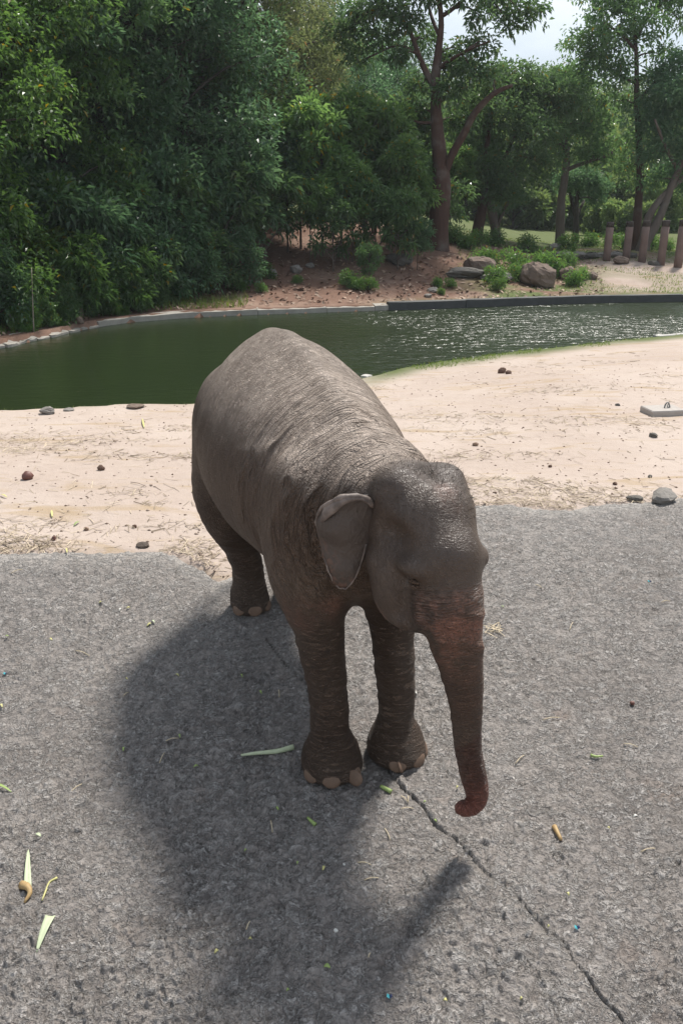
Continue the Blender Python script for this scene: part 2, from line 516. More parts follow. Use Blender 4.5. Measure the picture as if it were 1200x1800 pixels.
# splattered, combed render: crumpled worm-like ridges
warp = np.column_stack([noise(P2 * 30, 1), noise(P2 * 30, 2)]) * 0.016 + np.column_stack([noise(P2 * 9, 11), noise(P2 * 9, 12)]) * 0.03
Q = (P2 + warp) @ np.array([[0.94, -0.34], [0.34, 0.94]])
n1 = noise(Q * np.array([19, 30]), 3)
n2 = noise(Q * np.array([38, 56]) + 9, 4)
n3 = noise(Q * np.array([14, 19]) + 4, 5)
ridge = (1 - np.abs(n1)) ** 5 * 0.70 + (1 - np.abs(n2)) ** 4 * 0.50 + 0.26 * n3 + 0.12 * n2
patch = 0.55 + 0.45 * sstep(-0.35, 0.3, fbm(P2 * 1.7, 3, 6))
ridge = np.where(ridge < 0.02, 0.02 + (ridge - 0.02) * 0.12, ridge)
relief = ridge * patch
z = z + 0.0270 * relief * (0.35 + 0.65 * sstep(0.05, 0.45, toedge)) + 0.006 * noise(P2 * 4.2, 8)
# crack with smoothed mortar lip on its near side
A, B = CRACK[:-1], CRACK[1:]
dc = np.full(len(P2), 9.0); side = np.zeros(len(P2))
jit = P2 + 0.012 * np.column_stack([noise(P2 * 10, 50), noise(P2 * 10, 51)]) + 0.005 * np.column_stack([noise(P2 * 38, 52), noise(P2 * 38, 53)])
near = seg_dist(P2[::1], CRACK[::4]) < 0.6
Pn = jit[near]
bd = np.full(len(Pn), 9.0); bs = np.zeros(len(Pn)); bw = np.ones(len(Pn))
for k, (a, b) in enumerate(zip(A, B)):
    ab = b - a; tt = np.clip(((Pn - a) @ ab) / (ab @ ab), 0, 1)
    q = Pn - a - tt[:, None] * ab; d = np.hypot(*q.T)
    m = d < bd; bd[m] = d[m]; bs[m] = (ab[0] * q[:, 1] - ab[1] * q[:, 0])[m]
    bw[m] = (0.55 if k < 9 else 1.0)
dc[near] = bd; side[near] = bs
cw = np.ones(len(P2)); cw[near] = bw
cw = cw * (0.18 + 1.0 * sstep(-0.45, 0.6, noise(P2 * 4, 55)))
smear = sstep(0.075, 0.02, dc) * (side < 0)
z = z - smear * 0.0270 * relief * 0.85
z = z - 0.034 * sstep(0.0070, 0.002, dc / np.maximum(cw, 0.15))
z = z + 0.006 * sstep(0.05, 0.0, dc) * (side > 0)
nx, ny = len(sx), len(rows)
idx = np.arange(nx * ny).reshape(ny, nx)
faces = np.stack([idx[:-1, :-1], idx[:-1, 1:], idx[1:, 1:], idx[1:, :-1]], -1).reshape(-1, 4)
# skirt down the far lip
top = idx[-1]; base = nx * ny
sk = np.column_stack([xx[top], yy[top] + 0.02, z[top] - 0.25])
V = np.vstack([np.column_stack([xx, yy, z]), sk])
F2 = np.column_stack([top[:-1], top[1:], base + np.arange(1, nx), base + np.arange(nx - 1)])
faces = np.vstack([faces, F2])
padn = lambda a: np.concatenate([a, np.zeros(nx)])

t = NT('slab_concrete')
p = t.pos()
b1 = t.noise(p, 0.9, 5, 0.6); b2 = t.noise(p, 6.0, 6, 0.65); b3 = t.noise(p, 70, 4, 0.6)
c = t.mix(b2, (0.195, 0.171, 0.154), (0.305, 0.274, 0.250))
c = t.mix(t.ramp(b1, 0.45, 0.68, 0, 0.6), c, (0.135, 0.114, 0.099))
c = t.mix(t.ramp(t.attr('relief'), 0.35, 0.9, 0, 0.45), c, (0.32, 0.305, 0.29))  # ridge tops painted lighter to strengthen the sun's relief shading
c = t.mix(t.ramp(t.attr('relief'), 0.20, -0.08, 0, 0.70), c, (0.070, 0.060, 0.053))  # pits painted darker, shade put into the colour
c = t.mix(t.ramp(t.noise(t.map(p, loc=(5, 3, 0)), 2.3, 5), 0.58, 0.75, 0, 0.5), c, (0.21, 0.150, 0.115))
c = t.mix(t.attr('smear'), c, (0.19, 0.168, 0.148))
c = t.mix(t.attr('lip'), c, (0.42, 0.385, 0.345))
c = t.mix(t.ramp(b3, 0.35, 0.7, 0.0, 0.25), c, (0.07, 0.066, 0.06))
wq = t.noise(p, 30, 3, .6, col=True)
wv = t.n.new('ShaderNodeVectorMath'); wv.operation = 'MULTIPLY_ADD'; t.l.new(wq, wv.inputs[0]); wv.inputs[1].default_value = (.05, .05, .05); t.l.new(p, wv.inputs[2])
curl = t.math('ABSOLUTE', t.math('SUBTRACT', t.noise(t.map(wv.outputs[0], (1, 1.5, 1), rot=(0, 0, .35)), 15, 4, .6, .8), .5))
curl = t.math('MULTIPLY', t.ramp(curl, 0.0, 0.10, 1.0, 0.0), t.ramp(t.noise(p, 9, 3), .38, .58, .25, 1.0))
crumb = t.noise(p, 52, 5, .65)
c = t.mix(t.math('MULTIPLY', curl, 0.55), c, (0.56, 0.53, 0.50))  # painted highlights along the curled ridges
c = t.mix(t.ramp(crumb, 0.46, 0.32, 0.0, 0.5), c, (0.060, 0.050, 0.043))  # painted shade in the low spots between crumbs
hh_ = t.math('ADD', t.math('ADD', t.math('MULTIPLY', b3, .25), t.math('MULTIPLY', crumb, .45)), t.math('MULTIPLY', curl, 0.8))
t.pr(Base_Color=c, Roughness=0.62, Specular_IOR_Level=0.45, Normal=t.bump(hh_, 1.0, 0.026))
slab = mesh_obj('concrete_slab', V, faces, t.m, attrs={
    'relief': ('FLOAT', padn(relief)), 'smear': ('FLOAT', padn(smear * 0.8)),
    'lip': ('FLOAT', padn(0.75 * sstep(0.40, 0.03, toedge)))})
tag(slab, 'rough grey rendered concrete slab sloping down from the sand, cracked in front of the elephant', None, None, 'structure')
# ------------------------------------------------------------------ elephant
def smin(a, b, k):
    h = np.clip(0.5 + 0.5 * (b - a) / k, 0, 1)
    return b * (1 - h) + a * h - k * h * (1 - h)

class Field:
    """distance field on a grid, grown out of blended solids"""
    def __init__(s, lo, hi, h):
        s.lo = np.array(lo, float); s.h = h
        s.n = np.ceil((np.array(hi) - s.lo) / h).astype(int) + 1
        s.f = np.full(s.n, 0.5, np.float32)
        s.ax = [(s.lo[i] + np.arange(s.n[i]) * h).astype(np.float32) for i in range(3)]
    def box(s, lo, hi, m):
        a = np.clip(np.floor((np.array(lo) - m - s.lo) / s.h).astype(int), 0, s.n - 1)
        b = np.clip(np.ceil((np.array(hi) + m - s.lo) / s.h).astype(int) + 1, 1, s.n)
        sl = tuple(slice(i, j) for i, j in zip(a, b))
        g = np.meshgrid(*[s.ax[i][sl[i]] for i in range(3)], indexing='ij', sparse=True)
        return sl, g
    def add(s, d, sl, k): s.f[sl] = smin(s.f[sl], d, k)
    def cut(s, d, sl, k): s.f[sl] = -smin(-s.f[sl], d, k)
    def ell(s, c, r, k=0.06, M=None, cut=False):
        c = np.array(c, float); r = np.array(r, float); m = r.max()
        sl, (x, y, z) = s.box(c - m, c + m, k + 0.03)
        x, y, z = x - c[0], y - c[1], z - c[2]
        if M is not None:       # rows of M: the solid's own axes
            x, y, z = (M[i][0] * x + M[i][1] * y + M[i][2] * z for i in range(3))
        k0 = np.sqrt((x / r[0]) ** 2 + (y / r[1]) ** 2 + (z / r[2]) ** 2)
        k1 = np.sqrt((x / r[0] ** 2) ** 2 + (y / r[1] ** 2) ** 2 + (z / r[2] ** 2) ** 2) + 1e-6
        (s.cut if cut else s.add)((k0 * (k0 - 1) / k1).astype(np.float32), sl, k)
    def chain(s, pts, k=0.05, inner=0.0):
        """run of cones with changing radius; blended into the body as one solid"""
        pts = np.asarray(pts, float)
        lo = (pts[:, :3] - pts[:, 3:]).min(0); hi = (pts[:, :3] + pts[:, 3:]).max(0)
        sl, (x, y, z) = s.box(lo, hi, k + 0.03)
        D = None
        for a, b in zip(pts[:-1], pts[1:]):
            ab = b[:3] - a[:3]
            px, py, pz = x - a[0], y - a[1], z - a[2]
            t = np.clip((px * ab[0] + py * ab[1] + pz * ab[2]) / (ab @ ab), 0, 1)
            d = np.sqrt((px - t * ab[0]) ** 2 + (py - t * ab[1]) ** 2 + (pz - t * ab[2]) ** 2) - (a[3] + (b[3] - a[3]) * t)
            D = d if D is None else np.minimum(D, d)
        s.add(D.astype(np.float32), sl, k)
    def mesh(s):
        f = s.f; n = s.n
        neg = f < 0
        cnt = np.zeros(n - 1, np.int8)
        for dx in (0, 1):
            for dy in (0, 1):
                for dz in (0, 1):
                    cnt += neg[dx:n[0] - 1 + dx, dy:n[1] - 1 + dy, dz:n[2] - 1 + dz]
        cells = np.argwhere((cnt > 0) & (cnt < 8))
        ids = np.full(n - 1, -1, np.int64); ids[tuple(cells.T)] = np.arange(len(cells))
        acc = np.zeros((len(cells), 3)); num = np.zeros(len(cells))
        cor = [(i, j, k) for i in (0, 1) for j in (0, 1) for k in (0, 1)]
        for a in cor:
            for ax in range(3):
                if a[ax]: continue
                b = list(a); b[ax] = 1
                fa = f[tuple((cells + a).T)]; fb = f[tuple((cells + b).T)]
                m = (fa < 0) != (fb < 0)
                tt = np.where(m, fa / np.where(m, fa - fb, 1), 0)
                pt = np.array(a, float)[None, :].repeat(len(cells), 0); pt[:, ax] += tt
                acc += pt * m[:, None]; num += m
        V = s.lo + (cells + acc / num[:, None]) * s.h
        F = []
        for ax in range(3):
            sl0 = [slice(None)] * 3; sl1 = [slice(None)] * 3
            sl0[ax] = slice(0, n[ax] - 1); sl1[ax] = slice(1, n[ax])
            A, B = neg[tuple(sl0)], neg[tuple(sl1)]
            e = np.argwhere(A != B)
            u, v = (ax + 1) % 3, (ax + 2) % 3
            e = e[(e[:, u] > 0) & (e[:, v] > 0) & (e[:, u] < n[u] - 1) & (e[:, v] < n[v] - 1)]
            q = []
            for du, dv in ((-1, -1), (0, -1), (0, 0), (-1, 0)):
                c = e.copy(); c[:, u] += du; c[:, v] += dv
                q.append(ids[tuple(c.T)])
            q = np.stack(q, 1)
            flip = ~A[tuple(e.T)]
            q[flip] = q[flip][:, ::-1]
            F.append(q)
        F = np.concatenate(F); F = F[(F >= 0).all(1)]
        return V, F

def smooth_mesh(V, F, it=4, lam=0.5, mu=-0.52):
    E = np.concatenate([F[:, [0, 1]], F[:, [1, 2]], F[:, [2, 3]], F[:, [3, 0]]])
    n = len(V)
    deg = np.bincount(E[:, 0], minlength=n) + np.bincount(E[:, 1], minlength=n)
    for k in range(it * 2):
        L = np.stack([np.bincount(E[:, 0], V[E[:, 1], c], n) + np.bincount(E[:, 1], V[E[:, 0], c], n) for c in range(3)], 1) / np.maximum(deg, 1)[:, None]
        V = V + (lam if k % 2 == 0 else mu) * (L - V)
    return V

def vnormals(V, F):
    fn = np.cross(V[F[:, 2]] - V[F[:, 0]], V[F[:, 3]] - V[F[:, 1]])
    N = np.zeros_like(V)
    for j in range(4):
        for c in range(3): N[:, c] += np.bincount(F[:, j], fn[:, c], len(V))
    return norm(N)

ORG = np.array([0.12, 3.93, 0.0])
HD = norm(np.array([0.345, -0.938, 0.0]))         # heading of the body
LF = np.array([-HD[1], HD[0], 0.0])               # the animal's left (towards the right of the photo)
UP = np.array([0, 0, 1.0])
def B(s, l, z): return ORG - HD * s + LF * l + UP * z     # s metres behind the forefeet
BM = np.array([HD, LF, UP])

fld = Field((-1.32, 2.98, -0.06), (1.0, 6.55, 2.42), 0.0125)
# trunk of the body: lofted along its length
sec = np.array([  # s, mid z, half height, half width
    [-0.16, 1.40, 0.10, 0.10], [-0.10, 1.37, 0.26, 0.20], [0.05, 1.40, 0.42, 0.33], [0.28, 1.47, 0.51, 0.44], [0.6, 1.50, 0.57, 0.53],
    [1.0, 1.53, 0.63, 0.60], [1.35, 1.565, 0.645, 0.600], [1.65, 1.60, 0.60, 0.545], [1.88, 1.60, 0.52, 0.455],
    [2.05, 1.58, 0.40, 0.37], [2.16, 1.55, 0.25, 0.24], [2.22, 1.52, 0.08, 0.08]])
sl, (x, y, z) = fld.box((-1.3, 3.6, 0.6), (0.6, 6.4, 2.4), 0.0)
xs, ys_ = x - ORG[0], y - ORG[1]
S_ = -(xs * HD[0] + ys_ * HD[1]); L_ = xs * LF[0] + ys_ * LF[1]
cz = np.interp(S_, sec[:, 0], sec[:, 1]); hh = np.interp(S_, sec[:, 0], sec[:, 2]); hw = np.interp(S_, sec[:, 0], sec[:, 3])
zz_ = (z - cz)
# back narrows towards the spine, belly is fuller
wz = hw * (1 - (0.20 + 0.08 * np.clip((S_ - 0.8) / 0.8, 0, 1)) * np.clip(zz_ / hh, 0, 1) ** 1.4)
rho = (np.abs(L_ / wz) ** 2.1 + np.abs(zz_ / hh) ** 2.1) ** (1 / 2.1)
d = (rho - 1) * np.minimum(hh, hw) * 0.85
d = d + 0.6 * np.clip(np.maximum(-0.17 - S_, S_ - 2.23), 0, None)
fld.add(np.broadcast_to(d, fld.f[sl].shape).astype(np.float32), sl, 0.02)
# spine ridge
fld.chain([(*B(s, 0, zt), 0.055) for s, zt in ((0.25, 1.93), (0.6, 2.03), (1.0, 2.125), (1.4, 2.165), (1.75, 2.12), (2.0, 1.96))], 0.10)
# hips, thighs, shoulder blades
for sd in (-1, 1):
    fld.ell(B(1.80, 0.32 * sd, 1.50), (0.27, 0.20, 0.42), 0.12, BM)
    fld.ell(B(0.16, 0.30 * sd, 1.36), (0.23, 0.17, 0.44), 0.12, BM)
# neck and head
fld.chain([(*B(0.22, 0.0, 1.53), 0.385), (*(np.array([0.275, 3.82, 1.575])), 0.262)], 0.10)
FH = norm(np.array([0.40, -0.917, 0.0])); LH = np.array([-FH[1], FH[0], 0.0])
T0 = np.array([0.488, 3.345, 1.36])
HM = np.array([FH, LH, UP])
def H(f, l, z): return T0 + FH * f + LH * l + UP * (z - 1.36)
fld.ell(H(-0.27, 0, 1.60), (0.255, 0.235, 0.255), 0.14, HM)          # cranium
for sd in (-1, 1):
    fld.ell(H(-0.31, 0.122 * sd, 1.742 - 0.012 * sd), (0.145, 0.115, 0.125), 0.04, HM)   # twin domes
    fld.ell(H(-0.085, 0.156 * sd, 1.49), (0.098, 0.060, 0.052), 0.04, HM)   # brows
    fld.ell(H(-0.25, 0.165 * sd, 1.35), (0.125, 0.095, 0.20), 0.045, HM)     # cheeks
    fld.ell(H(-0.30, 0.215 * sd, 1.43), (0.070, 0.055, 0.075), 0.045, HM)
    fld.ell(H(-0.19, 0.155 * sd, 1.185), (0.10, 0.05, 0.05), 0.04, HM)
    fld.ell(H(-0.10, 0.12 * sd, 1.27), (0.10, 0.075, 0.13), 0.05, HM)
fld.ell(H(-0.03, 0.0, 1.525), (0.14, 0.150, 0.15), 0.08, HM)     # bulge over the trunk
fld.ell(H(-0.155, 0, 1.65), (0.12, 0.165, 0.15), 0.08, HM)           # forehead
fld.ell(H(-0.21, 0, 1.20), (0.17, 0.13, 0.11), 0.06, HM)           # lower jaw
fld.ell(H(-0.14, 0, 1.16), (0.10, 0.07, 0.07), 0.05, HM)
for sd in (-1, 1):
    fld.ell(H(-0.14, 0.275 * sd, 1.605), (0.125, 0.115, 0.088), 0.05, HM, cut=True)   # temple hollow
    fld.ell(H(-0.055, 0.195 * sd, 1.415), (0.045, 0.04, 0.028), 0.03, HM, cut=True)  # eye socket
    fld.ell(H(-0.17, 0.30 * sd, 1.80), (0.10, 0.10, 0.07), 0.06, HM, cut=True)
fld.ell(H(-0.24, 0, 1.90), (0.24, 0.034, 0.075), 0.06, HM, cut=True)   # furrow between the domes
for sd in (-1, 1):
    fld.ell(H(-0.085, 0.172 * sd, 1.26), (0.045, 0.022, 0.12), 0.05, HM, cut=True)   # crease beside the trunk root
TR = np.array([[0.470, 3.385, 1.52, .125], [0.492, 3.35, 1.36, .142], [0.505, 3.328, 1.22, .138], [0.528, 3.315, 1.09, .116], [0.553, 3.31, .965, .099], [0.576, 3.31, .83, .084], [0.586, 3.31, .72, .073], [0.598, 3.31, .6, .0665], [0.610, 3.31, .52, .0635], [0.626, 3.31, .44, .0625], [0.648, 3.31, .35, .0605], [0.661, 3.305, .29, .055], [0.655, 3.295, .25, .049], [0.630, 3.285, .23, .044], [0.604, 3.275, .228, .040], [0.588, 3.270, .236, .035]])
fld.chain(np.column_stack([spline(TR, 3)]), 0.045)
fld.ell((0.566, 3.260, .25), (.020, .016, .012), 0.015); fld.ell((0.570, 3.262, .222), (.022, .02, .013), 0.012)            # finger at the tip
# legs
def leg(pts, foot, k=0.09):
    fld.chain(spline(pts, 3), k)
    fx, fy, fz, fr = foot
    fld.ell((fx, fy, fz + 0.075), (fr, fr, 0.135), 0.07)
    fld.ell((fx + HD[0] * 0.028, fy + HD[1] * 0.03, fz + 0.03), (fr * 1.03, fr * 1.03, 0.075), 0.05)
GZ1 = float(slab_base(-0.05, 3.87)); GZ2 = float(slab_base(.31, 3.98))
GZ3 = float(slab_base(-.67, 5.42)); GZ4 = float(slab_base(-.34, 5.57))
leg([(-0.13, 4.03, 1.40, .20), (-0.155, 3.97, 1.15, .178), (-0.135, 3.92, .98, .150), (-0.110, 3.89, .78, .124), (-0.085, 3.87, .60, .112), (-0.068, 3.86, .43, .105), (-0.062, 3.86, .27, .107), (-0.060, 3.86, .15, .122)], (-0.060, 3.865, GZ1, .160))
leg([(0.33, 4.20, 1.40, .20), (0.30, 4.12, 1.15, .170), (0.262, 4.06, .98, .142), (0.278, 4.03, .78, .121), (0.293, 4.0, .60, .112), (0.305, 3.99, .43, .103), (0.308, 3.98, .27, .103), (0.310, 3.98, .15, .118)], (0.310, 3.98, GZ2, .153))
leg([(-.72, 5.50, 1.45, .24), (-.80, 5.42, 1.20, .225), (-.80, 5.36, 1.00, .178), (-.755, 5.38, .83, .137), (-.705, 5.44, .66, .117), (-.675, 5.46, .50, .112), (-.670, 5.45, .38, .115)], (-.668, 5.44, GZ3, .128))
leg([(-.26, 5.70, 1.50, .26), (-.22, 5.60, 1.20, .22), (-.24, 5.54, 1.00, .17), (-.29, 5.56, .83, .135), (-.33, 5.60, .66, .117), (-.34, 5.61, .50, .112), (-.34, 5.60, .38, .115)], (-.34, 5.59, GZ4, .128))
# tail
fld.chain([(*B(2.16, 0, 1.66), .07), (*B(2.27, 0.01, 1.45), .045), (*B(2.28, 0.02, 1.1), .03), (*B(2.26, .02, .85), .024)], 0.04)
# soles flat on the slab
sl, (x, y, z) = fld.box((-1.3, 3, -.06), (1, 6.4, 0.4), 0.0)
fld.f[sl] = np.maximum(fld.f[sl], (slab_base(x, y) + 0.002 - z).astype(np.float32))

EV, EF = fld.mesh()
EV = smooth_mesh(EV, EF, 5)
EN = vnormals(EV, EF)
# --- masks over the skin
ap = EV - ORG
sS = -(ap @ HD); sL = ap @ LF
hp = EV - T0; hF = hp @ FH; hL = hp @ LH; hZ = EV[:, 2]
tc_ = spline(TR, 8)[:, :3]
tl = np.concatenate([[0], np.cumsum(np.linalg.norm(np.diff(tc_, axis=0), axis=1))])
sel = (hF > -0.16) & (hZ < 1.62) & (EV[:, 1] < 3.56)
td = np.full(len(EV), 9.0); ts = np.zeros(len(EV)); ta = np.zeros(len(EV))
for k in range(len(tc_)):
    dd = np.linalg.norm(EV[sel] - tc_[k], axis=1)
    m = dd < td[sel]
    i = np.where(sel)[0][m]
    td[i] = dd[m]; 
# smooth arc position: project on nearest two samples
ii = np.where(sel)[0]
D = ((EV[ii][:, None, :] - tc_[None]) ** 2).sum(-1)
kk = D.argmin(1); k2 = np.clip(kk, 1, len(tc_) - 2)
tg = norm(tc_[k2 + 1] - tc_[k2 - 1])
ts[ii] = tl[kk] + np.clip(((EV[ii] - tc_[kk]) * tg).sum(1), -0.03, 0.03)
rv = EV[ii] - tc_[kk]; ta[ii] = np.arctan2(rv @ LH, rv @ FH)
legr = np.zeros(len(EV))
for cx, cy in ((-.08, 3.88), (.30, 4.0), (-.69, 5.44), (-.33, 5.58)):
    legr = np.maximum(legr, sstep(0.30, 0.20, np.hypot(EV[:, 0] - cx, EV[:, 1] - cy)))
m_leg = legr * sstep(1.15, 0.85, hZ)
m_trunk = np.zeros(len(EV)); m_trunk[ii] = sstep(0.20, 0.16, td[ii]) * sstep(0.06, 0.30, ts[ii])
m_trunk *= 1 - m_leg
m_head = sstep(0.46, 0.34, np.linalg.norm((EV - H(-0.22, 0, 1.52)) * np.array([1, 1, 0.9]), axis=1))
m_neck = sstep(1.0, 0.55, sS) * sstep(0.95, 1.2, hZ) * (1 - m_head)
fold = np.sqrt(((EV - H(-0.26, 0, 1.5)) ** 2).sum(1))               # rings round the head
m_body = np.clip(1 - m_neck - m_head - m_trunk - m_leg, 0, 1)
# geometric folds
fq = np.column_stack([fold * 12.5, np.arctan2(sL, hZ - 1.3) * 1.6, sS * 1.5])
fr_ = (1 - np.abs(noise(fq + 0.35 * np.column_stack([noise(EV * 7, 91), noise(EV * 7, 92), noise(EV * 7, 93)]), 90))) ** 2
dis = 0.015 * m_neck * sstep(0.80, 0.30, sS) * (fr_ - 0.5) * sstep(0.25, 0.45, fold)
rq = np.column_stack([ts * 26, ta * 0.5, ts * 0])
dis = dis + 0.0045 * m_trunk * ((1 - np.abs(noise(rq, 94))) ** 2 - 0.5)
lq = np.column_stack([EV[:, 2] * 15 + 2.5 * EV[:, 0], EV[:, 0] * 5, EV[:, 1] * 5])
dis = dis + 0.009 * m_leg * ((1 - np.abs(noise(lq, 95))) ** 2 - 0.45) * sstep(0.05, 0.3, hZ)
bq = np.column_stack([sS * 9, sL * 2.2, hZ * 2.2])
dis = dis + 0.004 * m_body * fbm(bq, 3, 96) + 0.005 * fbm(EV * 3.5, 3, 97)
EV = EV + EN * dis[:, None]
EN = vnormals(EV, EF)
EV = smooth_mesh(EV, EF, 1)

m_tr2 = np.zeros(len(EV)); m_tr2[ii] = sstep(0.20, 0.16, td[ii]) * sstep(0.10, 0.20, ts[ii])
pink = m_tr2 * sstep(2.2, 1.0, np.abs(ta)) * (0.12 + 0.88 * sstep(0.62, 0.28, ts))
pink = np.maximum(pink, m_trunk * sstep(1.00, 1.16, ts) * 0.9)
pink = np.maximum(pink, 0.5 * sstep(0.11, 0.02, np.linalg.norm(EV - H(-0.115, 0.02, 1.75), axis=1)))
for c_, r_, a_ in ((B(0.02, -0.33, 1.02), 0.16, 0.5), (B(-0.02, -0.22, 1.05), 0.12, 0.5), (H(-0.30, -0.24, 1.15), 0.12, 0.7)):
    pink = np.maximum(pink, a_ * sstep(r_, r_ * 0.3, np.linalg.norm(EV - c_, axis=1)))
tip = m_trunk * sstep(1.10, 1.28, ts)
wet = m_trunk * sstep(0.0, 0.03, ts + 0.045 * np.sin(ta + 0.6) - 0.90)
dust_sunlit = sstep(0.25, 0.9, EN[:, 2]) * sstep(1.45, 1.85, hZ) * (1 - m_head) * (0.70 + 0.30 * sstep(-0.1, 0.5, fbm(EV * 4, 4, 98)))  # dust on upward skin, with painted sun brightness mixed in
for px, py, r_ in ((520, 640, .16), (575, 690, .17), (560, 745, .15), (630, 750, .17), (500, 655, .12), (655, 775, .12)):
    q_ = np.linalg.norm((EV - W(px, py, {520: 5.0, 575: 4.8, 560: 4.55, 630: 4.35, 500: 5.0, 655: 4.2}[px])), axis=1)
    dust_sunlit = np.maximum(dust_sunlit, 0.9 * sstep(r_ * 1.4, 0.05, q_) * (0.4 + 0.6 * sstep(-0.3, 0.4, fbm(EV * 9, 3, 99))))

t = NT('elephant_skin')
p = t.obj()
def comb(a, b, c_):
    x_ = t.n.new('ShaderNodeCombineXYZ'); 
    for k, v in enumerate((a, b, c_)): t.set(x_, k, v)
    return x_.outputs[0]
A_ = t.attr
mot = t.noise(p, 5.0, 6, 0.65); mot2 = t.noise(p, 22.0, 5, 0.6); big = t.noise(p, 1.7, 4, 0.55)
wneck = t.noise(t.map(t.attr('wneck', 'Vector'), (24, 5.0, 5.0)), 1.0, 3, 0.55, 0.9)
wneck = t.math('ABSOLUTE', t.math('SUBTRACT', wneck, 0.5))
wtr = t.noise(t.map(t.attr('wtrunk', 'Vector'), (46, 0.9, 1)), 1.0, 3, 0.6, 0.2)
wtr = t.math('ABSOLUTE', t.math('SUBTRACT', wtr, 0.5))
wlg = t.noise(t.map(p, (9, 9, 46), rot=(0.1, 0.12, 0)), 1.0, 5, 0.6, 1.0)
wlg = t.math('ABSOLUTE', t.math('SUBTRACT', wlg, 0.5))
wbd = t.noise(t.map(t.attr('wbody', 'Vector'), (42, 17, 17)), 1.0, 5, 0.65, 1.2)
wbd = t.math('ABSOLUTE', t.math('SUBTRACT', wbd, 0.5))
crk = t.vor(t.map(p, (1, 1, 0.8)), 75, 'DISTANCE_TO_EDGE')
crk = t.ramp(crk, 0.0, 0.25)
def mul(a, b): return t.math('MULTIPLY', a, b)
def addn(a, b): return t.math('ADD', a, b)
hgt = addn(mul(t.ramp(wneck, 0, 0.09), mul(A_('m_neck'), 1.35)), mul(t.ramp(wtr, 0, 0.12), mul(A_('m_trunk'), 1.5)))
hgt = addn(hgt, mul(t.ramp(wlg, 0, 0.09), mul(A_('m_leg'), 1.3)))
hgt = addn(hgt, mul(t.ramp(wbd, 0, 0.08), addn(mul(A_('m_body'), 0.55), 0.10)))
hgt = addn(hgt, mul(crk, t.math('SUBTRACT', 0.40, mul(A_('m_head'), 0.32)))); hgt = addn(hgt, mul(mot2, 0.22))
c = t.mix(mot, (0.060, 0.038, 0.026), (0.132, 0.090, 0.064))
c = t.mix(t.ramp(big, 0.42, 0.65, 0, 0.55), c, (0.155, 0.113, 0.084))
c = t.mix(t.ramp(mot2, 0.55, 0.72, 0, 0.45), c, (0.05, 0.038, 0.032))
c = t.mix(mul(A_('m_head'), 0.65), c, (0.042, 0.030, 0.023))
spk = t.vor(p, 80, 'F1'); spk = t.ramp(spk, 0.18, 0.42)
pk = mul(A_('pink'), mul(t.ramp(t.noise(p, 9, 5, .7), 0.30, 0.70), addn(mul(spk, 0.8), 0.2)))
c = t.mix(pk, c, (0.34, 0.165, 0.115))
c = t.mix(mul(A_('wet'), t.ramp(mot, 0.3, 0.7, 0.85, 0.40)), c, (0.070, 0.026, 0.018))
c = t.mix(mul(A_('tip'), 0.85), c, (0.23, 0.088, 0.064))
# pale dust, thinner in patches; also paints the sunlit highlight on the back
c = t.mix(mul(A_('dust_sunlit'), t.ramp(mot2, 0.25, 0.65, 0.45, 0.92)), c, (0.56, 0.465, 0.39))
c = t.mix(mul(t.ramp(t.noise(p, 34, 3), 0.69, 0.73), A_('dust_sunlit')), c, (0.09, 0.06, 0.045))
rg = addn(mul(A_('m_head'), -0.16), 0.56)
t.pr(Base_Color=c, Roughness=t.math('SUBTRACT', rg, mul(A_('wet'), 0.15)), Specular_IOR_Level=addn(mul(A_('m_head'), 0.2), 0.28), Normal=t.bump(hgt, 1.0, 0.015))
SKIN = t.m

ele = empty('elephant', tuple(ORG))
tag(ele, 'grey brown elephant with pinkish trunk standing alone on the concrete slab', 'elephant')
def child(name, V, F, mat, smooth=True, attrs=None, parent=None):
    return mesh_obj(name, np.asarray(V, float) - ORG, F, mat, parent or ele, smooth, attrs)
z0_ = np.zeros(len(EV))
body = child('body', EV, EF, SKIN, attrs={
    'm_neck': ('FLOAT', m_neck), 'm_trunk': ('FLOAT', m_trunk), 'm_leg': ('FLOAT', m_leg), 'm_body': ('FLOAT', m_body), 'm_head': ('FLOAT', m_head),
    'pink': ('FLOAT', pink), 'wet': ('FLOAT', wet), 'tip': ('FLOAT', tip), 'dust_sunlit': ('FLOAT', dust_sunlit),
    'wneck': ('FLOAT_VECTOR', np.column_stack([fold, np.arctan2(sL, hZ - 1.3) * 0.5, sS * 0.3])),
    'wtrunk': ('FLOAT_VECTOR', np.column_stack([ts, ta, z0_])),
    'wbody': ('FLOAT_VECTOR', np.column_stack([sS - 0.25 * hZ, sL * 0.6, hZ]))})

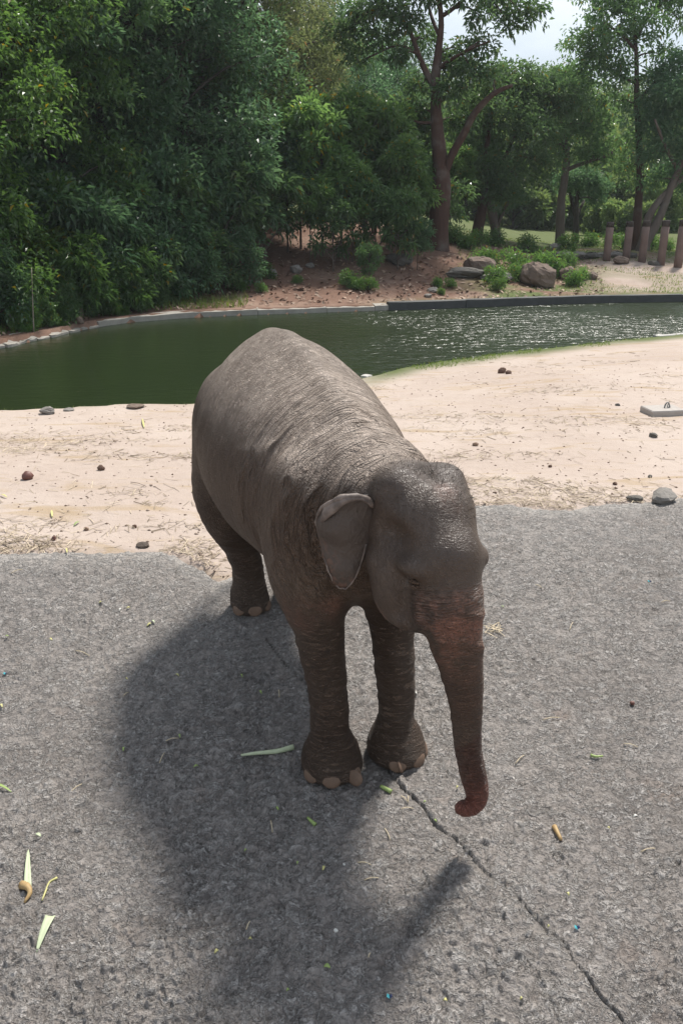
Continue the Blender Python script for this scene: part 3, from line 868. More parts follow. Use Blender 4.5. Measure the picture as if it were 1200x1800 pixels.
# ears ---------------------------------------------------------------
def ear(side):
    """outline in the ear's own plane: a = outwards from the head, b = up"""
    top = np.array([(-.03, .105), (-.01, .14), (.04, .168), (.11, .162), (.18, .118), (.225, .065)])
    out = np.array([(.225, .065), (.232, .01), (.222, -.06), (.20, -.13), (.172, -.195), (.14, -.25), (.11, -.268)])
    bot = np.array([(.11, -.268), (.075, -.255), (.04, -.195), (.015, -.12), (0, -.06)])
    ring = np.vstack([top[:-1], out[:-1], bot])
    ring = spline(ring, 4)
    n = len(ring)
    rw = np.linspace(0, 1, n)
    ring = ring + (np.column_stack([noise(np.column_stack([rw * 34, rw * 0 + 3]), 7), noise(np.column_stack([rw * 34, rw * 0 + 8]), 8)]) * 0.005 * np.sin(rw * math.pi)[:, None])
    cx = np.array([0.03, 0.0])
    V, F = [], []
    m = 12
    for j in range(m + 1):
        f = j / m
        for k in range(n):
            q = np.array([-0.03, 0.105 - 0.165 * k / (n - 1)]) * (1 - f) + ring[k] * f
            # cupped, wavy membrane standing off the head
            dep = 0.055 * math.sin(q[0] / 0.23 * math.pi * 0.9) - 0.05 * (q[0] / .23) ** 2 + 0.014 * math.sin(q[1] * 31 + 1) * (q[0] / .23)
            dep += 0.010 * noise(np.array([[q[0] * 11, q[1] * 11]]), 6)[0] * f + 0.004 * noise(np.array([[q[0] * 30, q[1] * 30]]), 4)[0]
            V.append((q[0], q[1], dep))
    for j in range(m):
        for k in range(n - 1):
            F.append([j * n + k, j * n + k + 1, (j + 1) * n + k + 1, (j + 1) * n + k])
    # rim: top and outer edge turned over forwards, widest at the top
    rp, rr = [], []
    for k in range(n):
        s = k / (n - 1)
        q = ring[k]
        wdt = 0.0130 * sstep(0.0, 0.03, s) * (1 - 0.80 * sstep(0.20, 0.45, s)) + 0.0015
        dep = 0.055 * math.sin(q[0] / 0.23 * math.pi * 0.9) - 0.05 * (q[0] / .23) ** 2 + 0.014 * math.sin(q[1] * 31 + 1) * (q[0] / .23)
        rp.append((q[0], q[1], dep + 0.006)); rr.append(wdt * (1 + 0.18 * math.sin(k * 1.7)))
    RV, RF = tube(rp, rr, 8)
    # folded-over flap hanging from the top edge
    FV, FF = [], []
    nf = 12
    for k in range(nf):
        s = k / (nf - 1)
        i = int(2 + s * 15); q = ring[i]
        drop = 0.012 + 0.070 * sstep(0.35, 0.95, s) 
        for j in range(4):
            f = j / 3
            FV.append((q[0] + 0.022 * f * s, q[1] - drop * f * (0.5 + 0.5 * f) + 0.004, 0.055 * math.sin(q[0] / .23 * math.pi * .9) - .05 * (q[0] / .23) ** 2 + 0.014 * math.sin(q[1] * 31 + 1) * (q[0] / .23) + 0.022 * math.sin(f * 2.4) + 0.004))
    for k in range(nf - 1):
        for j in range(3): FF.append([k * 4 + j, (k + 1) * 4 + j, (k + 1) * 4 + j + 1, k * 4 + j + 1])
    return np.array(V), F, RV, RF, np.array(FV), FF

t = NT('ear_skin'); p = t.obj()
n1 = t.noise(p, 6, 6, 0.62); n2 = t.noise(p, 45, 4, 0.6)
c = t.mix(n1, (0.036, 0.027, 0.022), (0.078, 0.058, 0.047))
c = t.mix(mul(t.attr('edge'), t.ramp(t.noise(p, 38, 4), 0.45, 0.65, 0, .7)), c, (0.14, 0.075, 0.053))
vn = t.ramp(t.vor(t.map(p, (1, 1, .55)), 16, 'DISTANCE_TO_EDGE'), 0.0, 0.10, 1, 0)
t.pr(Base_Color=c, Roughness=0.55, Normal=t.bump(addn(addn(n2, n1), mul(vn, .15)), 0.7, 0.010))
EARM = t.m
t = NT('ear_rim_skin'); p = t.obj()
n1 = t.noise(p, 14, 5, 0.62)
t.pr(Base_Color=t.mix(t.ramp(n1, .3, .7), (0.060, 0.045, 0.037), (0.20, 0.16, 0.138)), Roughness=0.6, Normal=t.bump(t.noise(p, 60, 4), 0.5, 0.006))  # paler than the ear: sunlight on the turned-over fold painted into the colour
RIMM = t.m
def place_ear(side):
    V, F, RV, RF, FV, FF = ear(side)
    if side < 0: ax = norm(np.array([-0.96, 0.10, 0.0])); o_ = W(644, 884, 3.545) - UP * 0.137
    else: o_ = H(-0.42, 0.19, 1.52); ax = norm(LH * 0.45 - FH * 0.89)
    fr = norm(np.cross(ax, UP)) * (1 if np.dot(np.cross(ax, UP), FH) > 0 else -1)
    upv = norm(UP + fr * 0.10)
    f = lambda A: o_ + np.outer(A[:, 0], ax) + np.outer(A[:, 1] * 1.10, upv) + np.outer(A[:, 2], fr)
    edge = np.zeros(len(V)); n = len(V) // 13
    for j in range(13): edge[j * n:(j + 1) * n] = sstep(0.6, 1.0, j / 12) * sstep(0.0, -0.12, V[j * n:(j + 1) * n, 1]) 
    e = child('ear', f(V), F, EARM, attrs={'edge': ('FLOAT', edge)})
    sm = e.modifiers.new('solid', 'SOLIDIFY'); sm.thickness = 0.012; sm.offset = 0
    r = mesh_obj('rim', f(RV) - ORG, RF, RIMM, e)
    fo = mesh_obj('folded_edge', f(FV) - ORG, FF, RIMM, e)
    sm = fo.modifiers.new('solid', 'SOLIDIFY'); sm.thickness = 0.010; sm.offset = 0
    ss = fo.modifiers.new('sub', 'SUBSURF'); ss.levels = 1; ss.render_levels = 2
    return e
place_ear(-1); place_ear(1)

# eyes and lids
EYEM = plain_mat('eye_dark', (0.010, 0.006, 0.004), (0.03, 0.016, 0.01), 0.08, 20, 0.0)
def uvball(c, r, nu=14, nv=9, M=None):
    V, F = [], []
    for i in range(nv + 1):
        for j in range(nu):
            a, b = math.pi * i / nv, 2 * math.pi * j / nu
            V.append((r[0] * math.sin(a) * math.cos(b), r[1] * math.sin(a) * math.sin(b), r[2] * math.cos(a)))
    for i in range(nv):
        for j in range(nu): F.append([i * nu + j, i * nu + (j + 1) % nu, (i + 1) * nu + (j + 1) % nu, (i + 1) * nu + j])
    V = np.array(V)
    if M is not None: V = V @ M
    return V + np.asarray(c), F
def surf_near(p0, dr):
    """skin point met from p0 walking along -dr"""
    q = (EV - p0); along = q @ dr; off = np.linalg.norm(q - np.outer(along, dr), axis=1)
    m = off < 0.02
    return p0 + dr * along[m].max()
for sd in (-1, 1):
    dr = norm(LH * sd * 0.85 + FH * 0.5)
    c_ = surf_near(H(-0.055, 0.15 * sd, 1.41), dr)
    e = child('eye', *uvball(c_ - dr * 0.010, (0.019, 0.019, 0.019)), EYEM)
    for dz in (0.013, -0.014):
        arc = []
        tn = norm(np.cross(UP, dr))
        for a in np.linspace(-1, 1, 7): arc.append(c_ + tn * 0.034 * a + dr * (0.010 - 0.016 * a * a) + UP * dz * (1 - a * a))
        mesh_obj('eyelid', tube(arc, [.004, .008, .010, .011, .010, .008, .004], 6)[0] - ORG, tube(arc, [.004, .008, .010, .011, .010, .008, .004], 6)[1], SKIN, e)

# toenails
NAIL = plain_mat('toenail_horn', (0.085, 0.055, 0.038), (0.20, 0.125, 0.080), 0.7, 30, 0.4, 0.004)
def nails(cx, cy, gz, r, angs, yaw=0.0):
    for a in angs:
        dr = np.array([HD[0] * math.cos(a) - HD[1] * math.sin(a), HD[0] * math.sin(a) + HD[1] * math.cos(a), 0])
        p0 = np.array([cx, cy, gz + 0.045])
        q = EV - p0; al = q @ dr; off = np.linalg.norm(q - np.outer(al, dr), axis=1)
        m = (off < 0.03) & (al > 0.0) & (al < 0.4)
        c_ = p0 + dr * (al[m].max() - 0.0120)
        side_ = np.cross(UP, dr)
        V, F = uvball((0, 0, 0), (0.014, 0.052, 0.037), 14, 8)
        V = V.copy(); V[:, 2] = np.where(V[:, 2] < 0, V[:, 2] * 1.15, V[:, 2]); V[:, 0] += -V[:, 2] * 0.35
        V = np.outer(V[:, 0], dr) + np.outer(V[:, 1], side_) + np.outer(V[:, 2], UP) + c_ + UP * (-0.004)
        V[:, 2] = np.maximum(V[:, 2], slab_base(V[:, 0], V[:, 1]) + 0.003)
        child('toenail', V, F, NAIL)
FA = 0.36
nails(-0.052, 3.865, GZ1, .15, (-1.05, -.36, .40, 1.1)); nails(0.312, 3.98, GZ2, .147, (-1.05, -.36, .38, 1.05))
nails(-.668, 5.44, GZ3, .128, (-.8, 0.0, .8)); nails(-.34, 5.59, GZ4, .128, (-.8, 0.0, .8))

# bristles on the crown
hm = np.where((np.linalg.norm(EV - H(-0.30, 0, 1.78), axis=1) < 0.30) & (EN[:, 2] > 0.0) & (hZ > 1.66))[0]
pick = rng.choice(hm, 420)
V, F = [], []
for i in pick:
    b_ = EV[i]; dr = norm(EN[i] + 0.5 * rng.normal(size=3) + FH * 0.2); s_ = norm(np.cross(dr, rng.normal(size=3))) * 0.0011
    l = rng.uniform(0.02, 0.055); o = len(V)
    V += [b_ - s_, b_ + s_, b_ + dr * l]; F.append([o, o + 1, o + 2])
hair = child('hair', V, F, plain_mat('hair_dark', (0.012, 0.009, 0.007), (0.04, 0.03, 0.022), 0.5), smooth=False)
hair['kind'] = 'stuff'
# ------------------------------------------------------------------ foliage and trees
def leaves(centres, radii, tufts, per, ln, wd, seed, droop=0.25, spread=0.8, tuft_r=0.28, shell=0.55, curl=0.18):
    """many small folded leaves in tufts through ellipsoidal clumps"""
    g_ = np.random.default_rng(seed)
    C = np.asarray(centres, float); Rr = np.asarray(radii, float)
    if Rr.ndim == 1: Rr = np.column_stack([Rr, Rr, Rr * 0.75])
    wts = (Rr.prod(1)) ** (2 / 3); wts /= wts.sum()
    which = g_.choice(len(C), tufts, p=wts)
    d = norm(g_.normal(size=(tufts, 3))); d[:, 2] = np.abs(d[:, 2]) * np.where(g_.random(tufts) < 0.75, 1, -0.8)
    rad = shell + (1 - shell) * g_.random(tufts) ** 0.6
    T = C[which] + d * Rr[which] * rad[:, None] * (1 + 0.22 * g_.normal(size=(tufts, 1)))
    tl_ = g_.random(tufts)
    n = tufts * per
    Tn = np.repeat(T, per, 0); dn_ = np.repeat(d, per, 0)
    out = norm(dn_ * 0.55 + g_.normal(size=(n, 3)) * spread + np.array([0, 0, -droop]))
    base = Tn + out * tuft_r * g_.random((n, 1)) * 0.8 + g_.normal(size=(n, 3)) * tuft_r * 0.22
    L = ln * (0.65 + 0.7 * g_.random((n, 1)))
    upish = norm(np.array([0, 0, 1.0]) + 0.40 * g_.normal(size=(n, 3)))
    s = norm(np.cross(out, upish)); nr = np.cross(s, out)
    w_ = wd * (0.7 + 0.6 * g_.random((n, 1)))
    mid = base + out * L * 0.45 + nr * L * curl * 0.5
    tip = base + out * L - np.array([0, 0, 1]) * L * curl
    V = np.stack([base, mid + s * w_ * 0.5 + nr * w_ * 0.18, tip, mid - s * w_ * 0.5 + nr * w_ * 0.18], 1).reshape(-1, 3)
    k = np.arange(n)[:, None] * 4
    F = np.concatenate([k + np.array([0, 1, 2]), k + np.array([0, 2, 3])], 0)
    lv = np.clip(np.repeat(tl_, per) * 0.6 + 0.4 * g_.random(n), 0, 1)
    age = g_.random(n)
    return V, F, np.repeat(lv, 4), np.repeat(age, 4)

def leaf_obj(name, parent, mat, *a, **k):
    V, F, lv, age = leaves(*a, **k)
    return mesh_obj(name, V, F, mat, parent, False, {'lv': ('FLOAT', lv), 'age': ('FLOAT', age)})

def limb(p0, p1, r0, r1, g_, wob=0.12, n=6):
    p0, p1 = np.asarray(p0, float), np.asarray(p1, float)
    L = np.linalg.norm(p1 - p0)
    pts = [p0 + (p1 - p0) * t + g_.normal(size=3) * wob * L * 0.25 * math.sin(math.pi * t) + np.array([0, 0, 1]) * L * 0.10 * math.sin(math.pi * t) for t in np.linspace(0, 1, n)]
    return spline(pts, 2), np.linspace(r0, r1, (n - 1) * 2 + 1)

def broad_tree(name, seed, H_, CR, trunk_r, leafm, barkm, label, cat='tree', group=None, crown_lo=0.25, clumps=16, tufts=1100, per=9, ln=0.19, wd=0.085, lean=(0, 0), flatten=0.8, **kw):
    """trunk with limbs, each limb carrying foliage clumps"""
    g_ = np.random.default_rng(seed)
    root = empty(name)
    tag(root, label, cat, group)
    top = np.array([lean[0], lean[1], H_ * 0.82])
    tp = [np.array([0, 0, -0.5]), np.array([0, 0, 0.05])]
    for t in np.linspace(0.15, 1, 7): tp.append(np.array([lean[0] * t ** 1.5, lean[1] * t ** 1.5, H_ * 0.82 * t]) + np.append(g_.normal(size=2) * 0.12 * trunk_r * 8 * t * 0.5, 0))
    tp = spline(tp, 3); tr = np.interp(np.linspace(0, 1, len(tp)), [0, 0.1, 0.25, 1], [trunk_r * 1.45, trunk_r * 1.25, trunk_r, trunk_r * 0.22])
    parts = [tube(tp, tr, 10, rough=0.05, seed=seed)]
    cs, rs_ = [], []
    for k in range(clumps):
        f = (k + 0.5) / clumps
        zc = H_ * (crown_lo + (1 - crown_lo) * (f ** 0.85)) * 0.95
        az = k * 2.399 + g_.normal() * 0.3
        prof = math.sin(min(1, 0.16 + 0.84 * (1 - abs(2 * f - 0.85) ** 1.8 * 0.55)) * math.pi / 2)
        rr = CR * prof * (0.30 + 0.5 * g_.random() ** 0.6)
        i = int(np.clip(np.searchsorted(tp[:, 2], zc * 0.82), 1, len(tp) - 1))
        c = np.array([tp[i][0] + rr * math.cos(az), tp[i][1] + rr * math.sin(az), zc])
        cs.append(c); rs_.append(CR * (0.20 + 0.14 * g_.random()))
        j = int(np.clip(np.searchsorted(tp[:, 2], zc - rr * 0.55 - 0.3), 2, len(tp) - 2))
        lp, lr = limb(tp[j], c, max(tr[j] * 0.5, 0.03), 0.018, g_)
        parts.append(tube(lp, lr, 6))
    V, F = join(parts)
    mesh_obj('trunk', V, F, barkm, root)
    rs_ = np.array(rs_)
    leaf_obj('crown', root, leafm, cs, np.column_stack([rs_, rs_, rs_ * flatten]), tufts, per, ln, wd, seed + 1, **kw)
    return root

def put(root, px, Y, rz=0.0, s=1.0, sz=None, dz=-0.1):
    x = W(px, 400, Y)[0]
    root.location = (x, Y, float(ground_z(x, Y)[0]) + dz)
    root.rotation_euler = (0, 0, rz)
    root.scale = (s, s, sz or s)
    return root

# --- the wood on the far bank: five kinds, copied -------------------
GW = 'trees of the dense wood beyond the pond'
kinds = [
    broad_tree('broadleaf_tree', 11, 11.5, 3.6, 0.20, LEAF_DARK, BARK_DARK, 'x', group=GW, crown_lo=0.10, clumps=34, tufts=2400, ln=0.165, wd=0.09, droop=0.05, curl=0.10),
    broad_tree('broadleaf_tree', 12, 13.0, 3.5, 0.22, LEAF_BLUE, BARK_DARK, 'x', group=GW, crown_lo=0.14, clumps=34, tufts=2300, ln=0.155, wd=0.085, droop=0.05, curl=0.10),
    broad_tree('broadleaf_tree', 13, 12.5, 3.7, 0.24, LEAF_OLIVE, BARK_GREY, 'x', group=GW, crown_lo=0.25, clumps=32, tufts=1900, ln=0.16, wd=0.06, droop=0.5),
    broad_tree('broadleaf_tree', 14, 10.5, 3.3, 0.17, LEAF_MID, BARK_DARK, 'x', group=GW, crown_lo=0.10, clumps=32, tufts=2300, ln=0.165, wd=0.085, droop=0.1, curl=0.14),
    broad_tree('broadleaf_tree', 15, 9.0, 3.4, 0.18, LEAF_BLUE, BARK_DARK, 'x', group=GW, crown_lo=0.08, clumps=32, tufts=1700, ln=0.16, wd=0.08, droop=0.05, curl=0.1),
]
LBL = ['tall dark green broadleaf tree packed into the wood beyond the pond', 'tall bluish green tree packed into the wood beyond the pond',
       'tall olive green fine leaved tree rising from the wood beyond the pond', 'fresher green large leaved tree in the wood beyond the pond',
       'lower bluish green bushy tree in the wood beyond the pond']
ORDW = ['', 'second', 'third', 'fourth', 'fifth', 'sixth', 'seventh', 'eighth', 'ninth', 'tenth', 'eleventh', 'twelfth', 'thirteenth', 'fourteenth', 'fifteenth', 'sixteenth', 'seventeenth', 'eighteenth', 'nineteenth', 'twentieth']
def nth(rows, base, first='left', last='right'):
    """tells alike things apart by their order along the picture"""
    for k in set(q[1] for q in rows):
        m = sorted([q for q in rows if q[1] == k], key=lambda q: q[0]); n = len(m)
        for i, q in enumerate(m):
            if n == 1: w_ = ''
            elif i <= (n - 1) // 2: w_ = ', ' + (ORDW[i] + ' from the ' + first if i else ('topmost' if first == 'top' else first + 'most'))
            else: w_ = ', ' + (ORDW[n - 1 - i] + ' from the ' + last if i < n - 1 else ('lowest' if last == 'bottom' else last + 'most'))
            q[2]['label'] = base[k] + w_
near_trees, back_trees, side_trees = [], [], []
used = set()
spots = [  # px, Y, kind, scale, rot
    (-95, 19.5, 3, 0.85, 0.3), (-60, 24, 0, 1.0, 1.2), (40, 23.5, 3, 0.98, 2.2), (120, 26, 0, 1.0, 0.4), (200, 26.8, 4, 1.1, 1.9), (262, 28.2, 1, 1.0, 2.9),
    (330, 28.6, 4, 1.05, 4.1), (392, 31.5, 0, 0.95, 5.2), (-150, 29, 1, 1.1, 1), (60, 31, 1, 1.15, 0.2), (170, 33, 0, 1.15, 3.3), (285, 34, 2, 1.12, 1.1),
    (375, 33, 2, 1.08, 2.4), (452, 35.5, 2, 1.0, 0.1), (480, 37.5, 2, 0.80, 2.2), (430, 40, 2, 1.05, 5.5), (-20, 38, 0, 1.25, 4.4), (110, 40, 1, 1.25, 0.9), (220, 42, 0, 1.2, 2.6), (330, 43, 1, 1.15, 3.7),
    (548, 41, 1, 0.72, 1.4), (610, 44, 4, 0.90, 0.8), (590, 50, 1, 0.85, 5.9), (665, 47, 4, 0.92, 3.1), (705, 53, 1, 0.80, 4.5), (500, 46, 0, 0.80, 3.0), (560, 39, 2, 0.62, 4.0),
    (-270, 22, 0, 1.0, 2.0), (-400, 20, 3, 1.0, 3.1), (-540, 23, 1, 1.1, 0.5), (-330, 30, 2, 1.1, 1.5), (-700, 25, 0, 1.1, 4.0), (-520, 34, 0, 1.2, 5.0), (1330, 44, 0, 0.8, 1.0), (1450, 41, 1, 0.8, 2.0), (1600, 46, 0, 0.9, 3.0), (1780, 42, 4, 1.0, 4.0), (1520, 55, 1, 0.9, 5.0), (1950, 50, 0, 1.0, 0.0)]
for px, Y, k, s_, rz in spots:
    if k in used: o = copy_tree(kinds[k])
    else: o = kinds[k]; used.add(k)
    put(o, px, Y, rz, s_)
    o['label'] = LBL[k]
    (near_trees if Y < 30 and px > -100 else back_trees if -100 < px < 1250 else side_trees).append((px, k, o))
LB = ['tall dark green broadleaf tree deeper in the wood', 'tall bluish green tree deeper in the wood', 'tall olive green fine leaved tree deeper in the wood', 'fresh green large leaved tree deeper in the wood', 'lower bluish green bushy tree deeper in the wood']
nth(back_trees, LB)
for q in side_trees: q[2]['label'] = 'broadleaf tree standing past the left or right edge of the view'
nth(near_trees, ['tall dark green broadleaf tree fronting the wood beyond the pond', 'tall bluish green tree fronting the wood beyond the pond', '', 'fresh green tree fronting the wood beyond the pond', 'low bluish green tree fronting the wood beyond the pond'])

# --- the big forked tree by the bank --------------------------------
def px_tree(name, label, Y, limbs, clumps_, leafm, barkm, seed, tufts, per=9, ln=0.17, wd=0.075, cat='tree', depth=0.6, **kw):
    """limbs: lists of (px, py, width in px); clumps: (px, py, radius px, depth offset)"""
    g_ = np.random.default_rng(seed)
    b = W(limbs[0][0][0], limbs[0][0][1], Y)
    gz = float(ground_z(b[0], Y)[0])
    root = empty(name, (b[0], Y, gz - 0.05)); tag(root, label, cat)
    O_ = np.array(root.location)
    parts = []
    for li, L in enumerate(limbs):
        off = 0 if li == 0 else g_.normal() * depth
        pts, rad = [], []
        for i, (px, py, wpx) in enumerate(L):
            q = W(px, py, Y + off * (i / max(len(L) - 1, 1)) * 2)
            pts.append(q - O_); rad.append(wpx / 2 / FOC * Y)
        if li == 0: pts[0][2] = -0.4
        parts.append(tube(spline(pts, 3), np.interp(np.linspace(0, 1, (len(pts) - 1) * 3 + 1), np.linspace(0, 1, len(rad)), rad), 10 if li == 0 else 7, rough=0.05, seed=seed + li))
    cs, rr = [], []
    for px, py, rp, dz in clumps_:
        c = W(px, py, Y + dz) - O_; cs.append(c); rr.append(rp / FOC * (Y + dz))
        # twig towards the clump from the nearest limb point
        allp = np.concatenate([p_[0] for p_ in parts[:len(limbs)]])
        j = np.argmin(np.linalg.norm(allp - c, axis=1) + 0.3 * np.abs(allp[:, 2] - c[2]))
        lp, lr = limb(allp[j], c, 0.045, 0.012, g_)
        parts.append(tube(lp, lr, 5))
    V, F = join(parts)
    mesh_obj('trunk', V, F, barkm, root)
    rr = np.array(rr)
    leaf_obj('crown', root, leafm, cs, np.column_stack([rr, rr, rr * 0.62]), tufts, per, ln, wd, seed + 3, **kw)
    return root

px_tree('forked_tree', 'big red brown forked tree with open crown standing at the top of the bank', 33.0,
    [[(768, 452, 40), (770, 400, 34), (775, 340, 32), (774, 290, 27), (768, 230, 20), (766, 180, 17), (765, 135, 15), (770, 90, 12), (775, 45, 9), (772, 0, 7), (765, -60, 4)],
     [(780, 305, 15), (795, 270, 13), (815, 235, 12), (830, 205, 11), (850, 180, 10), (875, 160, 7), (900, 150, 5)],
     [(766, 160, 11), (748, 125, 10), (735, 95, 8), (722, 60, 7), (705, 38, 6), (670, 25, 5), (640, 20, 3)],
     [(774, 30, 7), (800, 12, 6), (822, -10, 5), (850, -40, 3)], [(735, 95, 6), (700, 80, 4), (660, 95, 3), (630, 110, 2)],
     [(768, 120, 7), (800, 100, 5), (830, 85, 3), (860, 72, 2)], [(770, 60, 6), (755, 20, 5), (750, -20, 4)], [(768, 215, 6), (735, 215, 4), (700, 200, 3)]],
    [(640, 25, 34, .5), (605, 60, 34, 1), (680, 12, 34, -.5), (715, 40, 28, 0), (625, 100, 28, .6), (670, 70, 26, .4), (700, 100, 22, -.6), (745, 70, 22, .8), (760, -10, 40, 0), (700, -30, 46, .4), (820, -25, 46, -.3), (880, 5, 36, .6), (920, 25, 26, 0), (845, 30, 24, -.8),
     (815, 90, 30, .5), (850, 75, 26, 0), (795, 120, 30, .4), (830, 130, 34, -.5), (870, 150, 30, .5), (790, 160, 30, -.5), (740, 150, 26, .8), (830, 180, 28, 1.2), (735, 200, 30, .9), (700, 190, 26, 1.6), (760, 215, 30, .8), (805, 215, 28, .9), (745, 255, 26, 1.0), (800, 340, 26, .7), (795, 375, 20, .3), (745, 330, 22, .8), (900, 45, 22, .3), (945, 12, 22, 0)],
    LEAF_DARK, BARK_RED, 41, 1500, 9, 0.19, 0.08, shell=0.2)

# --- trees to the right of it ---------------------------------------
px_tree('spreading_tree', 'dark green spreading tree behind the forked tree with a short red brown trunk', 38.0,
    [[(836, 445, 22), (840, 400, 19), (848, 360, 16), (850, 320, 13), (855, 260, 10), (862, 200, 7), (870, 140, 4)], [(850, 330, 9), (885, 280, 7), (910, 220, 5), (925, 160, 3)], [(850, 320, 8), (820, 280, 6), (805, 240, 4)]],
    [(800, 260, 40, 0), (840, 230, 46, .8), (880, 200, 48, -.8), (920, 170, 48, .6), (955, 175, 44, 0), (870, 140, 46, .4), (905, 140, 38, -.4), (955, 150, 34, .5), (850, 290, 46, -.6), (900, 270, 46, .6), (940, 240, 46, -1), (820, 310, 40, .5), (870, 320, 42, -.5), (915, 310, 40, 1), (845, 345, 30, .4), (890, 350, 30, -1), (955, 290, 34, 0), (815, 190, 36, 1), (985, 190, 40, .5), (985, 165, 34, 0)],
    LEAF_DARK, BARK_RED, 43, 1900, 9, 0.19, 0.08, shell=0.3)
px_tree('leaning_tree', 'leaning pinkish bare trunk with thin crown behind the bank rocks', 39.5,
    [[(876, 420, 17), (868, 390, 15), (858, 355, 14), (848, 325, 12), (840, 290, 9), (838, 250, 5)], [(872, 400, 6), (885, 370, 5), (900, 345, 3)]],
    [(845, 285, 34, 0), (835, 245, 34, .4), (895, 345, 22, .3), (875, 300, 28, -.5)], LEAF_BLUE, BARK_GREY, 45, 420, 9, 0.17, 0.07)
px_tree('pale_tree', 'pale grey curving trunk of a tree on the far lawn', 42.0,
    [[(983, 432, 17), (984, 390, 15), (986, 350, 13), (992, 310, 12), (995, 270, 11), (990, 240, 9), (985, 190, 6), (985, 140, 3)], [(992, 300, 7), (1030, 285, 6), (1075, 272, 4)], [(992, 262, 6), (960, 235, 4), (935, 215, 3)]],
    [(985, 200, 44, 0), (1015, 240, 44, .6), (960, 235, 40, -.6), (1040, 275, 36, 0), (1075, 270, 30, .5), (1000, 150, 42, 0), (1030, 190, 42, .8), (945, 190, 36, .6), (995, 135, 32, .2), (1020, 150, 32, -.6), (965, 275, 30, .5), (1050, 220, 34, .4)],
    LEAF_DARK, BARK_GREY, 47, 1150, 9, 0.19, 0.08, shell=0.3)
px_tree('small_forked_tree', 'small black stemmed tree forking low beside the pale trunk', 44.0,
    [[(1011, 438, 11), (1011, 405, 10), (1012, 370, 8), (1014, 340, 6), (1018, 310, 3)], [(1010, 380, 6), (1003, 350, 5), (998, 325, 3)], [(1013, 382, 5), (1022, 360, 4), (1032, 345, 2)]],
    [(1010, 322, 22, 0), (1035, 335, 20, .4), (1048, 352, 13, 0), (995, 318, 20, -.3), (1025, 312, 24, .3), (1050, 325, 18, .2)], LEAF_BLUE, BARK_DARK, 49, 420, 9, 0.16, 0.07)
px_tree('tall_tree', 'tall straight trunked tree rising behind the concrete posts', 40.0,
    [[(1112, 470, 17), (1116, 420, 15), (1120, 370, 14), (1124, 310, 12), (1122, 240, 10), (1118, 180, 9), (1118, 120, 7), (1115, 60, 5), (1112, 0, 3)], [(1120, 180, 6), (1145, 150, 5), (1170, 120, 3)], [(1118, 90, 5), (1090, 60, 4), (1060, 40, 3)], [(1116, 70, 5), (1140, 30, 4), (1165, 5, 2)], [(1122, 150, 5), (1085, 130, 4), (1050, 105, 2)]],
    [(1115, -10, 44, 0), (1070, 30, 40, .5), (1050, 65, 36, -.5), (1090, 75, 38, .5), (1130, 45, 38, -.6), (1165, 0, 40, .5), (1160, 95, 26, .3), (1045, 110, 36, .5), (1085, 130, 36, 0), (1020, 85, 28, .4), (1060, 0, 40, 0), (1125, 190, 30, 0), (1075, 180, 30, .8), (1150, 140, 22, 0), (1105, 250, 30, .6), (1135, 310, 26, 0), (1095, 300, 24, .4), (1195, 40, 30, .3), (1200, -10, 44, 0)],
    LEAF_DARK, BARK_RED, 51, 1300, 9, 0.19, 0.08, shell=0.25)
px_tree('twin_stem_tree', 'tree with two thick stems leaning right beside the concrete posts', 38.5,
    [[(1124, 470, 26), (1132, 425, 22), (1152, 395, 15), (1165, 365, 13), (1178, 330, 12), (1195, 290, 10), (1215, 240, 7), (1225, 190, 4)], [(1128, 428, 15), (1140, 380, 13), (1160, 350, 11), (1185, 325, 9), (1215, 300, 7), (1250, 270, 4)], [(1190, 300, 6), (1165, 250, 5), (1150, 210, 3)]],
    [(1180, 250, 42, 0), (1150, 220, 40, .6), (1210, 210, 46, 0), (1160, 175, 36, .4), (1195, 165, 42, -.5), (1145, 270, 32, .4), (1190, 300, 34, .8), (1225, 270, 44, 0), (1180, 130, 34, .4), (1215, 110, 36, 0), (1150, 320, 24, 1), (1215, 325, 26, .5), (1250, 160, 46, 0)],
    LEAF_BLUE, BARK_GREY, 53, 1300, 9, 0.18, 0.075, shell=0.3)

